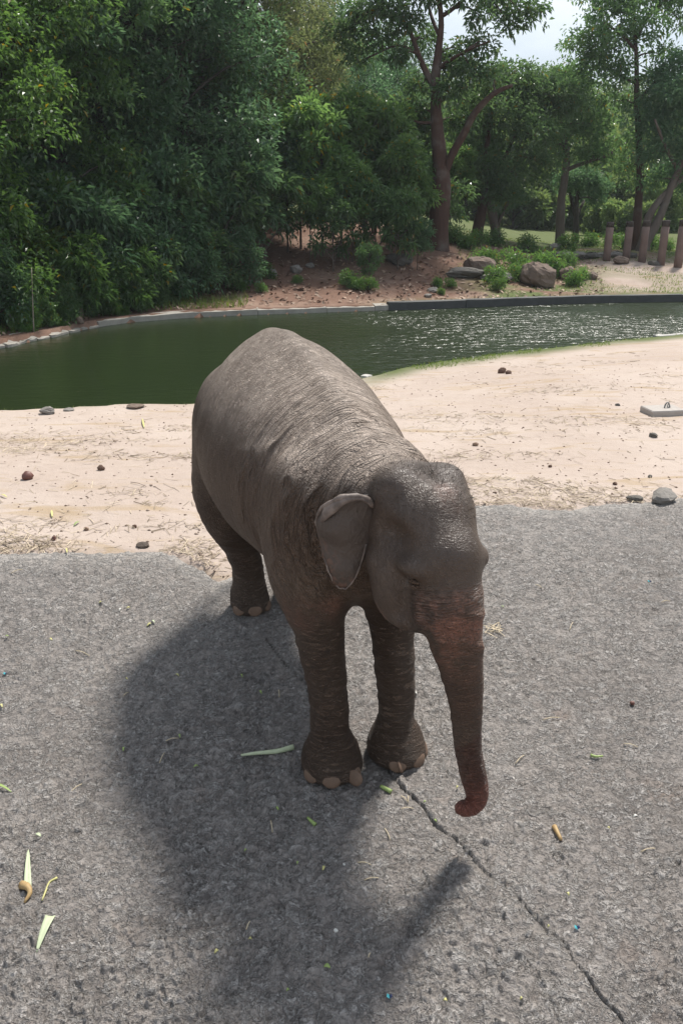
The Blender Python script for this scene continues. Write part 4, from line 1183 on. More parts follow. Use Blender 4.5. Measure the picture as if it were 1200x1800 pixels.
# --- young trees and shrubs on the bank ------------------------------
GS = 'saplings on the far bank'
sap = [broad_tree('sapling', 61, 4.4, 1.25, 0.035, LEAF_SAP, BARK_GREY, 'x', 'sapling', GS, 0.48, 12, 430, 8, 0.21, 0.085, flatten=0.6, droop=0.2),
       broad_tree('sapling', 62, 3.6, 1.1, 0.03, LEAF_BLUE, BARK_DARK, 'x', 'sapling', GS, 0.45, 10, 280, 8, 0.19, 0.07, flatten=0.6, droop=0.4),
       broad_tree('sapling', 63, 3.0, 1.0, 0.03, LEAF_DARK, BARK_GREY, 'x', 'sapling', GS, 0.3, 9, 240, 8, 0.21, 0.08, flatten=0.65, droop=0.3)]
SL = ['slender bright green sapling on the far bank', 'slender bluish green sapling on the far bank', 'short dark green sapling on the far bank']
used = set(); rows = []
for px, Y, k, s_, rz in [(487, 32.5, 0, 1.0, .2), (528, 31, 0, 1.08, 1.3), (566, 30.5, 0, 1.12, 2.9), (600, 32, 0, 1.15, 4.4), (640, 31.5, 0, 1.1, .7), (676, 32.5, 0, 1.1, 2.0), (712, 31, 0, .9, 3.6),
                         (545, 29.5, 0, .65, 5.0), (585, 29, 2, .8, 1.1), (620, 30, 0, .8, 2.4), (660, 30, 2, .9, 3.9), (700, 29.5, 2, .85, 5.5), (735, 33.5, 2, 1.0, .4), (505, 30.5, 1, 1.05, 2.2), (465, 29, 2, 1.1, 4.2), (430, 28.0, 1, 1.15, .1), (395, 27.4, 2, 1.2, 1.7),
                         (355, 27.0, 1, 1.1, 3.0), (310, 26.0, 2, 1.1, 5.1), (650, 27.8, 2, .42, 2.2), (790, 36, 0, .8, 1.0), (735, 29.8, 1, .5, .3)]:
    o = copy_tree(sap[k]) if k in used else sap[k]; used.add(k)
    put(o, px, Y, rz, s_); rows.append((px, k, o))
nth(rows, SL)

GB = 'shrubs crowding the left shore of the pond'
def shrub(seed, CR, leafm, ln, wd, tufts, flatten=0.75, **kw):
    return broad_tree('shrub', seed, CR * 1.9, CR, 0.025, leafm, BARK_DARK, 'x', 'shrub', GB, 0.12, 11, tufts, 9, ln, wd, flatten=flatten, **kw)
shr = [shrub(71, 1.2, LEAF_DARK, 0.17, 0.08, 420), shrub(72, 1.1, LEAF_MID, 0.20, 0.055, 400, droop=0.6), shrub(73, 1.15, LEAF_LIME, 0.15, 0.06, 420), shrub(74, 1.25, LEAF_BLUE, 0.15, 0.07, 460)]
BL = ['dark green shrub on the left shore of the pond', 'narrow leaved green shrub on the left shore of the pond', 'yellow green feathery shrub on the left shore', 'bluish green shrub in the shade of the left shore']
used = set(); rows = []
for px, Y, k, s_, rz in [(5, 20.2, 1, .7, 0), (-50, 19.4, 3, .8, 1), (50, 21.6, 2, .95, 2), (22, 21.8, 2, .9, 4.4), (-10, 21.6, 1, 1.1, .5), (95, 21.0, 0, .45, 3), (112, 21.8, 1, 1.0, 1.2), (150, 22.4, 0, .8, .7), (175, 23.5, 3, 1.25, 2.2), (205, 23.3, 1, .85, 3.3),
                         (240, 24.4, 0, .95, 4.4), (275, 25.2, 3, 1.1, 5.5), (320, 25.3, 3, .8, .9), (360, 25.9, 0, .8, 1.9), (200, 25, 0, 1.45, 2.9), (130, 24.2, 1, 1.6, 3.6), (60, 22.5, 3, 1.5, 4.9), (255, 26.2, 3, 1.5, .1), (310, 27, 0, 1.4, 1.0), (78, 20.4, 1, .30, 0), (48, 20.0, 0, .35, 2), (20, 19.6, 1, .34, 3.2), (135, 21.9, 0, .38, 1),
                         (405, 26.6, 3, .75, .7), (180, 22.3, 1, .45, .3), (228, 23.2, 0, .5, .9), (268, 24.2, 0, .42, 2.7)]:
    o = copy_tree(shr[k]) if k in used else shr[k]; used.add(k)
    put(o, px, Y, rz, s_); rows.append((px, k, o))
nth(rows, BL)

GP = 'small green plants between the rocks of the far bank'
plant = [broad_tree('bank_plant', 81, 0.9, 0.62, 0.015, LEAF_MID, BARK_DARK, 'x', 'plant', GP, 0.05, 8, 120, 8, 0.13, 0.06),
         broad_tree('bank_plant', 82, 0.8, 0.55, 0.015, LEAF_MID, BARK_DARK, 'x', 'plant', GP, 0.05, 8, 110, 8, 0.16, 0.055)]
PLB = ['small fresh green plant on the far bank', 'small narrow leaved green plant on the far bank']
used = set(); rows = []
for px, Y, k, s_, rz in [(462, 27.8, 0, .7, 0), (418, 26.3, 0, .6, 1), (455, 26.3, 0, .4, 2), (520, 27.5, 0, .35, 3), (628, 26.9, 0, .5, 1.1), (650, 26.8, 0, .55, 1.8), (615, 27.2, 0, .7, .4), (773, 28.2, 1, .42, 0), (796, 28.2, 0, .40, 1.6), (780, 27.2, 1, .3, .3),
                         (875, 29.0, 0, .75, 2), (880, 27.8, 0, .55, 3), (862, 31.5, 1, 1.0, .5), (845, 32.0, 1, .7, 1.7), (912, 31.0, 0, 1.15, .9), (920, 29.6, 0, .8, 1.9), (950, 32, 1, .9, 2.2), (965, 31.3, 1, 1.1, 3.1), (985, 31.0, 1, .85, 4.2), (1018, 29.6, 1, .7, .6), (1030, 30.4, 1, .6, 2.6), (1005, 33, 0, .7, 1.0),
                         (800, 34.5, 0, .9, 0), (822, 34, 1, .8, 1), (840, 35, 0, .8, 2.5), (870, 36, 1, .9, 3.5), (930, 36, 0, .9, 0), (1000, 38, 0, .9, 5), (1040, 42, 1, .9, 1.3), (1075, 42, 0, .8, 2), (1100, 40.5, 0, .9, 1), (1150, 39, 0, .9, 0), (1175, 39, 1, .7, 4), (775, 34.5, 0, .7, 1.4), (705, 33.5, 1, .8, 0.2)]:
    o = copy_tree(plant[k]) if k in used else plant[k]; used.add(k)
    put(o, px, Y, rz, s_ * 0.8, dz=-0.03); rows.append((px, k, o))
nth(rows, PLB)

# lit bushes on the slope far right
GF = 'sunlit bushes on the far slope'
rows = []
fb = broad_tree('distant_bush', 85, 4.2, 2.3, 0.08, LEAF_FAR, BARK_DARK, 'rounded sunlit bush on the far slope behind the posts', 'bush', GF, 0.05, 14, 520, 8, 0.34, 0.17)
for i, (px, Y, s_, rz) in enumerate([(935, 60, .9, 0), (962, 74, 1.1, 1), (1000, 66, .8, 2), (1040, 62, .85, 3), (1062, 76, 1.1, 4), (1085, 60, .8, 5), (1030, 90, 1.3, .5), (975, 95, 1.3, 1.5), (1110, 70, 1.0, 2.5), (1145, 58, .8, 3.5), (1180, 64, 1.0, 4.5), (1090, 95, 1.4, 5.5), (900, 58, .9, .3), (1150, 85, 1.2, 1.3), (1210, 60, .9, 2.3), (860, 66, 1.1, 3.3), (815, 62, 1.0, 4.3), (770, 66, 1.1, 5.3), (730, 62, .9, 1.1), (1050, 54, .5, 1.6), (1085, 52, .5, 2.6), (1130, 51, .45, .6)]):
    o = fb if i == 0 else copy_tree(fb)
    put(o, px, Y, rz, s_); rows.append((px, 0, o))
nth(rows, ['rounded sunlit bush on the slope behind the posts'])

# far wood covering the hill
g_ = np.random.default_rng(5)
cs, rr = [], []
while len(cs) < 1000:
    y = g_.uniform(62, 230); x = g_.uniform(-1.25, 1.35) * y
    z = float(ground_z(x, y, False)[0]); h = g_.uniform(4, 8.5)
    cs.append((x, y, z + h * 0.6)); rr.append((g_.uniform(2.6, 4.8), 0, h * 0.55))
rr = np.array(rr); rr[:, 1] = rr[:, 0]
fw = leaf_obj('far_wood', None, LEAF_FAR, cs, rr, 20000, 7, 0.95, 0.55, 6, tuft_r=0.9, shell=0.6)
tag(fw, 'hazy green wood covering the hill far behind the pond', None, None, 'stuff')

# leaf litter on the bank, grass along the shores
def scatter(n, px0, px1, Y0, Y1, seed, test):
    g_ = np.random.default_rng(seed)
    x_, y_ = [], []
    Y = g_.uniform(Y0, Y1, n * 3); px = g_.uniform(px0, px1, n * 3)
    x = (px - 600) / FOC * (Y * CP + 1.0)
    k = test(x, Y)
    x, Y = x[k][:n], Y[k][:n]
    return np.column_stack([x, Y, ground_z(x, Y)])
def isbank(x, y):
    P = np.column_stack([x, y]); return ~inside(P, POND) & (seg_dist(P, FAR) < seg_dist(P, NEAR)) & (seg_dist(P, FAR) > 0.4)
P3 = scatter(5200, -60, 1060, 18, 37, 3, isbank)
g_ = np.random.default_rng(9); n = len(P3)
a = g_.uniform(0, 6.28, n); l = g_.uniform(0.04, 0.11, n)[:, None]
dr = np.column_stack([np.cos(a), np.sin(a), g_.normal(0, .3, n)]); sd_ = np.column_stack([-np.sin(a), np.cos(a), g_.normal(0, .4, n)])
c = P3 + np.array([0, 0, .03])
V = np.stack([c - dr * l, c + sd_ * l * .45 + [0, 0, .015], c + dr * l, c - sd_ * l * .45], 1).reshape(-1, 3)
k = np.arange(n)[:, None] * 4
t = NT('dry_leaf'); t.pr(Base_Color=t.mix(t.attr('lv'), (0.10, 0.055, 0.035), (0.42, 0.30, 0.22)), Roughness=0.8)
lt = mesh_obj('leaf_litter', V, np.concatenate([k + [0, 1, 2], k + [0, 2, 3]]), t.m, None, False, {'lv': ('FLOAT', np.repeat(g_.random(n), 4))})
tag(lt, 'dry brown leaves littering the far bank', None, None, 'stuff')

def blades(name, P3, h, w_, seed, label, mat=GRASS, flat=0.0):
    g_ = np.random.default_rng(seed); n = len(P3)
    a = g_.uniform(0, 6.28, n); hh_ = h * g_.uniform(.5, 1.3, n)[:, None]
    s = np.column_stack([np.cos(a), np.sin(a), 0 * a]) * w_
    ln_ = np.column_stack([g_.normal(0, .45 + flat, n), g_.normal(0, .45 + flat, n), np.ones(n) * (1 - flat)])
    V = np.stack([P3 - s, P3 + s, P3 + ln_ * hh_], 1).reshape(-1, 3)
    F = np.arange(n * 3).reshape(-1, 3)
    o = mesh_obj(name, V, F, mat, None, False, {'lv': ('FLOAT', np.repeat(g_.random(n), 3)), 'age': ('FLOAT', np.repeat(g_.random(n), 3))})
    return tag(o, label, None, None, 'stuff')
def isfringe(x, y):
    P = np.column_stack([x, y]); d = seg_dist(P, NEAR)
    return ~inside(P, POND) & (d < 0.10 + 0.55 * sstep(-0.2, .6, noise(P * 1.1, 3)) * sstep(-.5, 2, x)) & (d < seg_dist(P, FAR))
blades('shore_grass', scatter(9000, 610, 1260, 14, 21, 4, lambda x, y: isfringe(x, y)), 0.045, 0.006, 5, 'low bright grass fringing the near shore of the pond')
blades('shore_grass', scatter(900, -30, 345, 11.8, 13.2, 6, lambda x, y: isfringe(x, y)), 0.035, 0.005, 7, 'sparse dry grass on the left near shore of the pond')
def isweed(x, y):
    P = np.column_stack([x, y]); return isbank(x, y) & (seg_dist(P, FAR) < 2.2) & (noise(P * .9, 8) > -.1)
blades('bank_grass', scatter(5000, -60, 480, 17, 28, 8, isweed), 0.22, 0.010, 9, 'rank grass and weeds along the far left shore')
def islawn(x, y):
    P = np.column_stack([x, y]); return isbank(x, y) & (noise(P * .8, 14) > 0)
blades('lawn_grass', scatter(7000, 800, 1240, 28, 44, 10, islawn), 0.07, 0.012, 11, 'thin grass on the far bank by the posts')
# ------------------------------------------------------------------ kerbs round the pond
def path_at(L, s):
    seg = np.linalg.norm(np.diff(L, axis=0), axis=1); cum = np.concatenate([[0], np.cumsum(seg)])
    return np.array([np.interp(s, cum, L[:, 0]), np.interp(s, cum, L[:, 1])])
def path_s(L, q):
    seg = np.linalg.norm(np.diff(L, axis=0), axis=1); cum = np.concatenate([[0], np.cumsum(seg)])
    ss = np.linspace(0, cum[-1], 4000); pts = np.column_stack([np.interp(ss, cum, L[:, 0]), np.interp(ss, cum, L[:, 1])])
    return ss[np.argmin(np.linalg.norm(pts - q, axis=1))]
FARS = spline(FAR[::-1], 6)        # left to right
def block(name, a, b, z0, z1, w0, w1, mat, parent, g_, slope=0.0, jit=0.008, top=None):
    """block along a->b, from w0 to w1 across (positive = away from the water)"""
    t_ = norm(b - a); nrm_ = np.array([-t_[1], t_[0]])
    if nrm_[1] < 0: nrm_ = -nrm_
    V = []
    for i in range(4):
        c = a + (b - a) * i / 3
        for w_, z in ((w0, z0), (w0, z1 - 0.012), (w0 + 0.012, z1), ((w0 + w1) / 2, z1 + slope * .5 + 0.004), (w1 - .012, z1 + slope), (w1, z0)):
            j = g_.normal(size=3) * jit
            V.append((c[0] + nrm_[0] * w_ + j[0], c[1] + nrm_[1] * w_ + j[1], z + j[2] * (z > z0)))
    F = [[i * 6 + k, i * 6 + (k + 1) % 6, (i + 1) * 6 + (k + 1) % 6, (i + 1) * 6 + k] for i in range(3) for k in range(6)]
    F += [[5, 4, 3, 2, 1, 0], [18, 19, 20, 21, 22, 23]]
    o = mesh_obj(name, V, F, mat, parent, False)
    if top:
        o.data.materials.append(top)
        for p_ in o.data.polygons:
            if p_.normal.z > 0.6: p_.material_index = 1
    return o
g_ = np.random.default_rng(31)
root = empty('stone_kerb'); tag(root, 'row of pale sloping kerb stones along the left shore of the pond', 'kerb')
s0, s1 = path_s(FARS, WZ(-120, 627, 0)[:2]), path_s(FARS, WZ(165, 576, 0)[:2])
s_ = s0
while s_ < s1:
    l = g_.uniform(0.30, 0.46)
    block('kerb_stone', path_at(FARS, s_), path_at(FARS, s_ + l - 0.03), -0.25, 0.05 + g_.normal() * .012, -0.06 + g_.normal() * .02, 0.42, KERB_GREY, root, g_, 0.10)
    s_ += l
root = empty('concrete_kerb'); tag(root, 'low grey concrete kerb along the far shore below the wood', 'kerb')
s1b = path_s(FARS, WZ(681, 545, 0)[:2])
while s_ < s1b:
    l = min(g_.uniform(1.0, 2.2), s1b - s_ + .01)
    block('kerb_block', path_at(FARS, s_), path_at(FARS, s_ + l - 0.012), -0.3, 0.135 + g_.normal() * .012, -0.05, 0.30, KERB_GREY, root, g_, 0.02, 0.006)
    s_ += l
root = empty('dark_pond_wall'); tag(root, 'long dark stained pond wall with a worn pale top along the right far shore', 'kerb')
s2 = path_s(FARS, WZ(1700, 537, 0)[:2])
while s_ < s2:
    l = 2.4
    block('wall_section', path_at(FARS, s_), path_at(FARS, s_ + l - 0.004), -0.3, 0.23 + g_.normal() * .006, -0.10, 0.16, KERB_DARK, root, g_, 0.0, 0.005, KERB_TOP)
    s_ += l
NEARS = spline(NEAR, 6)
KERB_WHITE = plain_mat('kerb_white', (0.34, 0.325, 0.30), (0.50, 0.48, 0.45), 0.85, 6, 0.3)
for a_, b_, lab in (((634, 667.5), (646, 665), 'small piece of white kerb showing at the near shore beside the grass'), ((1150, 595.5), (1235, 588.5), 'white kerb at the near shore by the right edge of the picture')):
    sa, sb = path_s(NEARS, WZ(*a_, 0)[:2]), path_s(NEARS, WZ(*b_, 0)[:2])
    o = block('white_kerb', path_at(NEARS, sa), path_at(NEARS, sb), -0.2, 0.075, -0.10, 0.06, KERB_WHITE, None, g_, 0.0, 0.004)
    tag(o, lab, 'kerb')

# ------------------------------------------------------------------ rocks
def rock(name, px, py, wpx, hpx, label, mat, seed, cat='rock', depth=0.8, cuts=7, pt=None, sink=0.25, det=1.0, n=20):
    g_ = np.random.default_rng(seed)
    c = pt if pt is not None else on_ground(px, py)
    k = FOC / math.hypot(c[1], CAMZ - c[2])
    a, h = wpx / k / 2, hpx / k
    V, F = uvball((0, 0, 0), (1, 1, 1), n, n * 2 // 3)
    V = V * (1 + 0.22 * fbm(V * 1.3 + seed, 3, seed)[:, None])
    for q in range(cuts):                                        # cleaved faces
        d = norm(g_.normal(size=3) * np.array([1, 1, .8])); m = V @ d; lim = g_.uniform(0.55, 0.85)
        V = np.where((m > lim)[:, None], V - np.outer((m - lim) * 0.88, d), V)
    V = V + 0.035 * np.column_stack([noise(V * 11 + seed, i + 4) for i in range(3)]) + 0.075 * det * np.column_stack([noise(V * 5 + seed, i) for i in range(3)])
    V = V * np.array([a, a * depth, h * (1 + sink) / 2]); V[:, 2] += h * (1 - sink) / 2
    rz = g_.uniform(-.4, .4)
    V = V @ np.array([[math.cos(rz), math.sin(rz), 0], [-math.sin(rz), math.cos(rz), 0], [0, 0, 1]])
    o = mesh_obj(name, V, F, mat, None, cuts < 4, loc=tuple(c))
    return tag(o, label, cat)
rock('boulder', 840, 482, 60, 30, 'wide rounded tan boulder on the far bank', ROCK_TAN, 1, 'boulder')
rock('boulder', 945, 503, 62, 44, 'pointed tan boulder half hidden by green plants on the far bank', ROCK_TAN, 3, 'boulder')
rock('boulder', 994, 490, 34, 22, 'smaller tan boulder to the right of the pointed boulder', ROCK_TAN, 4, 'boulder')
rock('flat_rock', 815, 487, 78, 16, 'flat dark rock slab under the rounded boulder', ROCK_DARK, 5, depth=.6)
rock('flat_rock', 870, 492, 60, 14, 'low flat rock to the right of the rounded boulder', ROCK_GREY, 6, depth=.6)
rock('rock', 700, 464, 50, 18, 'low dark mossy rock under the saplings', ROCK_DARK, 7)
rock('rock', 655, 460, 34, 13, 'small dark rock left of the mossy rock', ROCK_DARK, 8)
rock('rock', 476, 486, 24, 13, 'pale flat rock on the brown slope below the saplings', ROCK_GREY, 9)
rock('rock', 520, 480, 22, 14, 'grey rock on the slope beside a sapling stem', ROCK_GREY, 10)
rock('rock', 760, 513, 20, 8, 'pale flat stone lying low on the bank above the pond wall', ROCK_GREY, 11)
rock('rock', 752, 522, 16, 6, 'small flat stone just below the pale stone on the bank', ROCK_GREY, 12)
rock('rock', 1013, 492, 16, 9, 'small pale stone beside a green plant right of the boulders', ROCK_GREY, 13)
rock('rock', 1042, 490, 18, 12, 'small brown stone at the right end of the boulders', ROCK_TAN, 14)
rock('boulder', 32, 578, 44, 42, 'pale block of rock among plants on the left shore', ROCK_GREY, 15, 'boulder')
rock('boulder', 130, 560, 38, 24, 'grey brown boulder in the undergrowth near the left shore', ROCK_TAN, 16, 'boulder')
rock('rock', 143, 573, 16, 12, 'small brown rock at the waterline of the left shore', ROCK_TAN, 17)
rock('rock', 1093, 462, 30, 12, 'flat tan rock between the concrete posts', ROCK_TAN, 18)
rock('rock', 1150, 466, 24, 8, 'dark low rock at the foot of the posts', ROCK_DARK, 19)
rock('rock', 975, 440, 26, 12, 'pale rock at the foot of the pale trunk', ROCK_GREY, 20)
rock('rock', 545, 470, 16, 8, 'pale stone in the leaf litter of the slope', ROCK_GREY, 22)
rock('rock', 85, 727, 30, 12, 'grey stone lying on the near shore at the water edge', ROCK_GREY, 23)
rock('rock', 122, 722, 20, 5, 'flat pale stone on the near shore right of the grey stone', ROCK_GREY, 24)
rock('rock', 240, 716, 34, 6, 'low sandy stone on the near shore behind the elephant', ROCK_TAN, 25)
# stones and lumps on the sand
def lump(name, px, py, w_, h_, label, mat, seed, cat, cuts=5, **k): return rock(name, px, py, w_, h_, label, mat, seed, cat, cuts=cuts, n=12, **k)
DUNG = plain_mat('dung_brown', (0.05, 0.028, 0.018), (0.16, 0.09, 0.06), 0.9, 30, 0.6)
FRUIT = plain_mat('fruit_skin', (0.07, 0.022, 0.018), (0.20, 0.085, 0.06), 0.5, 18, 0.3)
WOOD = plain_mat('wood_chip', (0.12, 0.075, 0.05), (0.34, 0.23, 0.16), 0.85, 40, 0.5)
BLACKW = plain_mat('dark_wood', (0.03, 0.022, 0.017), (0.11, 0.08, 0.06), 0.85, 40, 0.5)
lump('fallen_fruit', 49, 842, 21, 14, 'reddish brown fallen fruit on the sand at the left', FRUIT, 31, 'fruit', 0)
lump('dung', 178, 826, 15, 8, 'small reddish dung lump on the sand right of the fallen fruit', DUNG, 32, 'dung', 3)
lump('dung', 882, 656, 16, 10, 'dark brown dung lump on the sand near the grassy shore', DUNG, 33, 'dung', 3)
lump('dung', 893, 657, 12, 6, 'smaller dung lump touching the one near the grassy shore', DUNG, 34, 'dung', 3)
lump('stone_chip', 95, 949, 9, 7, 'small red brown stone just above the left slab edge', FRUIT, 35, 'stone')
lump('wood_fragment', 250, 961, 28, 8, 'dark weathered wood fragment on the left slab edge', BLACKW, 36, 'wood', 6)
lump('wood_chip', 835, 783, 12, 6, 'pale brown chip on the sand right of the elephant head', WOOD, 37, 'wood chip')
lump('stone_chip', 1085, 713, 10, 4, 'dark small stone on the sand left of the ringed block', ROCK_DARK, 38, 'stone')
lump('stone_chip', 1141, 839, 9, 5, 'dark pebble on the sand above the broken slab piece', ROCK_DARK, 39, 'stone')
lump('stone_chip', 1080, 852, 9, 5, 'brown pebble on the sand left of the broken slab piece', DUNG, 40, 'stone')
lump('stone_chip', 966, 821, 8, 4, 'tiny dark pebble in the straw right of the elephant head', DUNG, 41, 'stone')
lump('stone_chip', 237, 927, 9, 5, 'brown pebble in the straw left of the elephant hind leg', DUNG, 42, 'stone')
lump('stone_chip', 152, 932, 10, 6, 'pinkish brown pebble in the straw above the left slab edge', WOOD, 43, 'stone')
lump('broken_slab_piece', 1163, 880, 58, 22, 'broken piece of grey speckled concrete at the right slab edge', ROCK_GREY, 44, 'concrete', 7, depth=.8)
lump('flat_stone', 1113, 878, 30, 8, 'thin flat grey stone left of the broken slab piece', ROCK_DARK, 45, 'stone', 6)
lump('stone_chip', 1147, 768, 16, 7, 'small dark square stone on the sand below the ringed block', ROCK_DARK, 46, 'stone', 6)
lump('stone_chip', 1110, 1238, 9, 6, 'red brown crumb on the slab at the right', FRUIT, 47, 'stone', 3)

# block with an iron ring
c = on_ground(1163, 727)
root = empty('anchor_block', tuple(c + [0, 0, -0.02]), 0.15); tag(root, 'squat concrete block with a metal ring on the sand at the right', 'concrete block')
V, F = [], []
for z, e in ((0, 1.0), (.085, 1.0), (.10, .955)):
    for x_, y_ in ((-1, -1), (0, -1.06), (1, -1), (1, 1), (-1, 1)): V.append((x_ * .235 * e, y_ * .17 * e, z))
for k in range(2):
    for j in range(5): F.append([k * 5 + j, k * 5 + (j + 1) % 5, k * 5 + 5 + (j + 1) % 5, k * 5 + 5 + j])
F.append([10, 11, 12, 13, 14])
mesh_obj('block', V, F, plain_mat('block_concrete', (0.27, 0.235, 0.21), (0.46, 0.43, 0.39), .9, 14, .4), root, False)
IRON = plain_mat('iron', (0.05, 0.05, 0.05), (0.30, 0.30, 0.29), 0.45, 30, 0.2)
ang = np.linspace(0, math.pi, 9)
mesh_obj('ring', *tube([(0.055 + .035 * math.cos(a), 0, .095 + .075 * math.sin(a)) for a in ang], [.010] * 9, 7), IRON, root)
ang = np.linspace(0, 2 * math.pi, 13)
mesh_obj('shackle', *tube([(0.085 + .02 * math.cos(a), .012 + .018 * math.sin(a), .115 + .02 * math.sin(a)) for a in ang], [.007] * 13, 6), IRON, root)

# ------------------------------------------------------------------ concrete posts
POSTM = plain_mat('post_concrete', (0.125, 0.083, 0.068), (0.235, 0.165, 0.14), 0.9, 3.5, 0.3, 0.02)
POSTT = plain_mat('post_stained_top', (0.025, 0.02, 0.017), (0.085, 0.065, 0.055), 0.9, 6, 0.3)
def post(px, py, top, label, wpx):
    c = on_ground(px, py); Y = c[1]
    d = ray(px, top); zt = CAMZ + d[2] * Y / d[1]
    h = zt - c[2]; r = wpx / 2 / FOC * Y
    root = empty('concrete_post', tuple(c - [0, 0, .1])); tag(root, label, 'post', 'round concrete posts of the enclosure')
    mesh_obj('shaft', *tube([(0, 0, 0), (0, 0, h * .3), (0, 0, h * .6), (0, 0, h * .86 + .1)], [r * 1.02, r, r, r], 20, rough=.006, seed=int(px)), POSTM, root)
    mesh_obj('stained_top', *tube([(0, 0, h * .86 + .1), (0, 0, h * .95 + .1), (0, 0, h + .085), (0, 0, h + .10)], [r * 1.003, r * 1.004, r, r * .9], 20, rough=.006, seed=int(px) + 1), POSTT, root)
for px, py, tp_, w_, lab in ((1065, 458, 390, 12.5, 'round pinkish concrete post with dark top, leftmost of the row'), (1099, 457, 389, 12.5, 'round concrete post with dark top left of the straight trunk'),
                             (1127, 460, 388, 12.5, 'round concrete post showing between the two trunks'), (1160, 466, 387, 13, 'round concrete post right of the leaning stems'), (1190, 470, 386, 13.5, 'round concrete post nearest the right edge of the picture'),
                             (642, 410, 362, 9, 'pale post behind the saplings, left one of the pair'), (657, 410, 360, 10, 'pale post behind the saplings, right one of the pair')):
    post(px, py, tp_, lab, w_)
# low wall of stone slabs by the posts
c = on_ground(1035, 454)
root = empty('low_stone_wall', tuple(c)); tag(root, 'low grey wall of flat stones left of the posts', 'wall')
g_ = np.random.default_rng(77)
for k in range(7):
    V, F = uvball((0, 0, 0), (.34, .22, .12), 10, 6)
    V = np.clip(V, -.2, .2) * np.array([1.5, 1.1, .9]) + 0.03 * g_.normal(size=V.shape)
    mesh_obj('stone', V + np.array([-1.6 + k * .53, g_.normal() * .05, .12 + g_.normal() * .02]), F, ROCK_GREY if k % 3 else ROCK_DARK, root, False)

# bare canes and sticks on the left shore
def stick(name, pts, r0, r1, label, mat, cat='stick', n=6, per=3, group=None):
    pts = spline(np.asarray(pts, float), per)
    V, F = tube(pts - pts[0], np.linspace(r0, r1, len(pts)), n, rough=.05)
    return tag(mesh_obj(name, V, F, mat, None, True, loc=tuple(pts[0])), label, cat, group)
b = on_ground(60, 584)
CANE = plain_mat('cane', (0.20, 0.16, 0.12), (0.36, 0.31, 0.25), .7, 20, .2)
stick('bare_cane', [b, W(58, 530, b[1]), W(56, 470, b[1] + .1)], .016, .008, 'thin bare upright cane on the left shore', CANE, 'cane')
b = on_ground(92, 563); e = on_ground(125, 582)
stick('dead_branch', [b + [0, 0, .12], (b + e) / 2 + [0, 0, .16], e + [0, 0, .03]], .02, .008, 'pale dead branch lying towards the water on the left shore', CANE, 'branch')

# ------------------------------------------------------------------ things lying on the slab
LF_GREEN = plain_mat('cut_leaf_green', (0.16, 0.24, 0.06), (0.32, 0.40, 0.14), .55, 30, .2)
LF_PALE = plain_mat('cut_leaf_pale', (0.34, 0.40, 0.24), (0.52, 0.56, 0.38), .6, 30, .2)
LF_YEL = plain_mat('cut_leaf_yellow', (0.40, 0.38, 0.12), (0.56, 0.52, 0.24), .6, 30, .2)
STRAWM = plain_mat('straw', (0.36, 0.28, 0.17), (0.62, 0.53, 0.38), .8, 30, .1)
WHITEM = plain_mat('white_scrap', (0.45, 0.44, 0.40), (0.62, 0.61, 0.56), .6, 30, .1)
TEALM = plain_mat('teal_plastic', (0.05, 0.36, 0.40), (0.14, 0.56, 0.60), .35, 30, .05)
BLUEM = plain_mat('dark_blue_plastic', (0.012, 0.014, 0.05), (0.03, 0.035, 0.12), .35, 30, .05)
BUDM = plain_mat('bud_husk', (0.22, 0.10, 0.04), (0.50, 0.38, 0.17), .6, 40, .3)
def spt(px, py, up=0.012):
    q = on_ground(px, py); q[2] += up; return q
def flat_leaf(name, a, b, w_, label, mat, cat='leaf', group=None, lift=0.012, taper=True, bend=0.0, parent=None):
    """folded strip lying from pixel a to pixel b, w_ metres wide"""
    p0, p1 = spt(*a), spt(*b)
    t_ = norm(p1 - p0); sd_ = norm(np.cross(t_, UP))
    V, F = [], []
    n = 8
    for i in range(n + 1):
        f = i / n
        ww = w_ * (math.sin(math.pi * min(1, .12 + f * .86)) ** .8 if not taper else (1 - f) ** .6 * .95 + .05) / 2
        c = p0 + (p1 - p0) * f + sd_ * bend * math.sin(math.pi * f) + UP * (lift * math.sin(math.pi * f) + .002)
        V += [c - sd_ * ww + UP * ww * .25, c - sd_ * ww * .4, c + sd_ * ww * .4, c + sd_ * ww + UP * ww * .25]
    for i in range(n):
        for j in range(3): F.append([i * 4 + j, i * 4 + j + 1, i * 4 + j + 5, i * 4 + j + 4])
    V = np.array(V)
    o = mesh_obj(name, V - p0, F, mat, parent, True, loc=tuple(p0))
    sm = o.modifiers.new('solid', 'SOLIDIFY'); sm.thickness = .002
    if parent is None: tag(o, label, cat, group)
    return o
o = flat_leaf('cut_leaf', (50, 1566), (51, 1497), .036, 'long pale green pointed leaf blade on the slab at the left', LF_PALE)
o = flat_leaf('cut_leaf', (90, 1614), (65, 1679), .046, 'wide pale green leaf blade tapering to a point, lowest at the left', LF_PALE)
stick('curved_stem', [spt(102, 1546), spt(88, 1554), spt(82, 1568), spt(75, 1586)], .006, .004, 'thin curved yellow green stem between the two leaf blades', LF_YEL, 'stem')
stick('husk', [spt(40, 1559, .012), spt(50, 1566, .026), spt(54, 1576, .022), spt(44, 1590, .012)], .022, .006, 'curled brown and yellow husk at the foot of the leaf blade', BUDM, 'husk', 8)
stick('green_stalk', [spt(424, 1331, .014), spt(450, 1328, .016), spt(485, 1325, .016), spt(516, 1318, .018)], .007, .017, 'pale green cut stalk lying on the slab beside the near forefoot', LF_PALE, 'stalk', 8)
flat_leaf('leaf_scrap', (-6, 1382), (22, 1396), .02, 'pale green leaf scrap at the left edge of the slab', LF_GREEN)
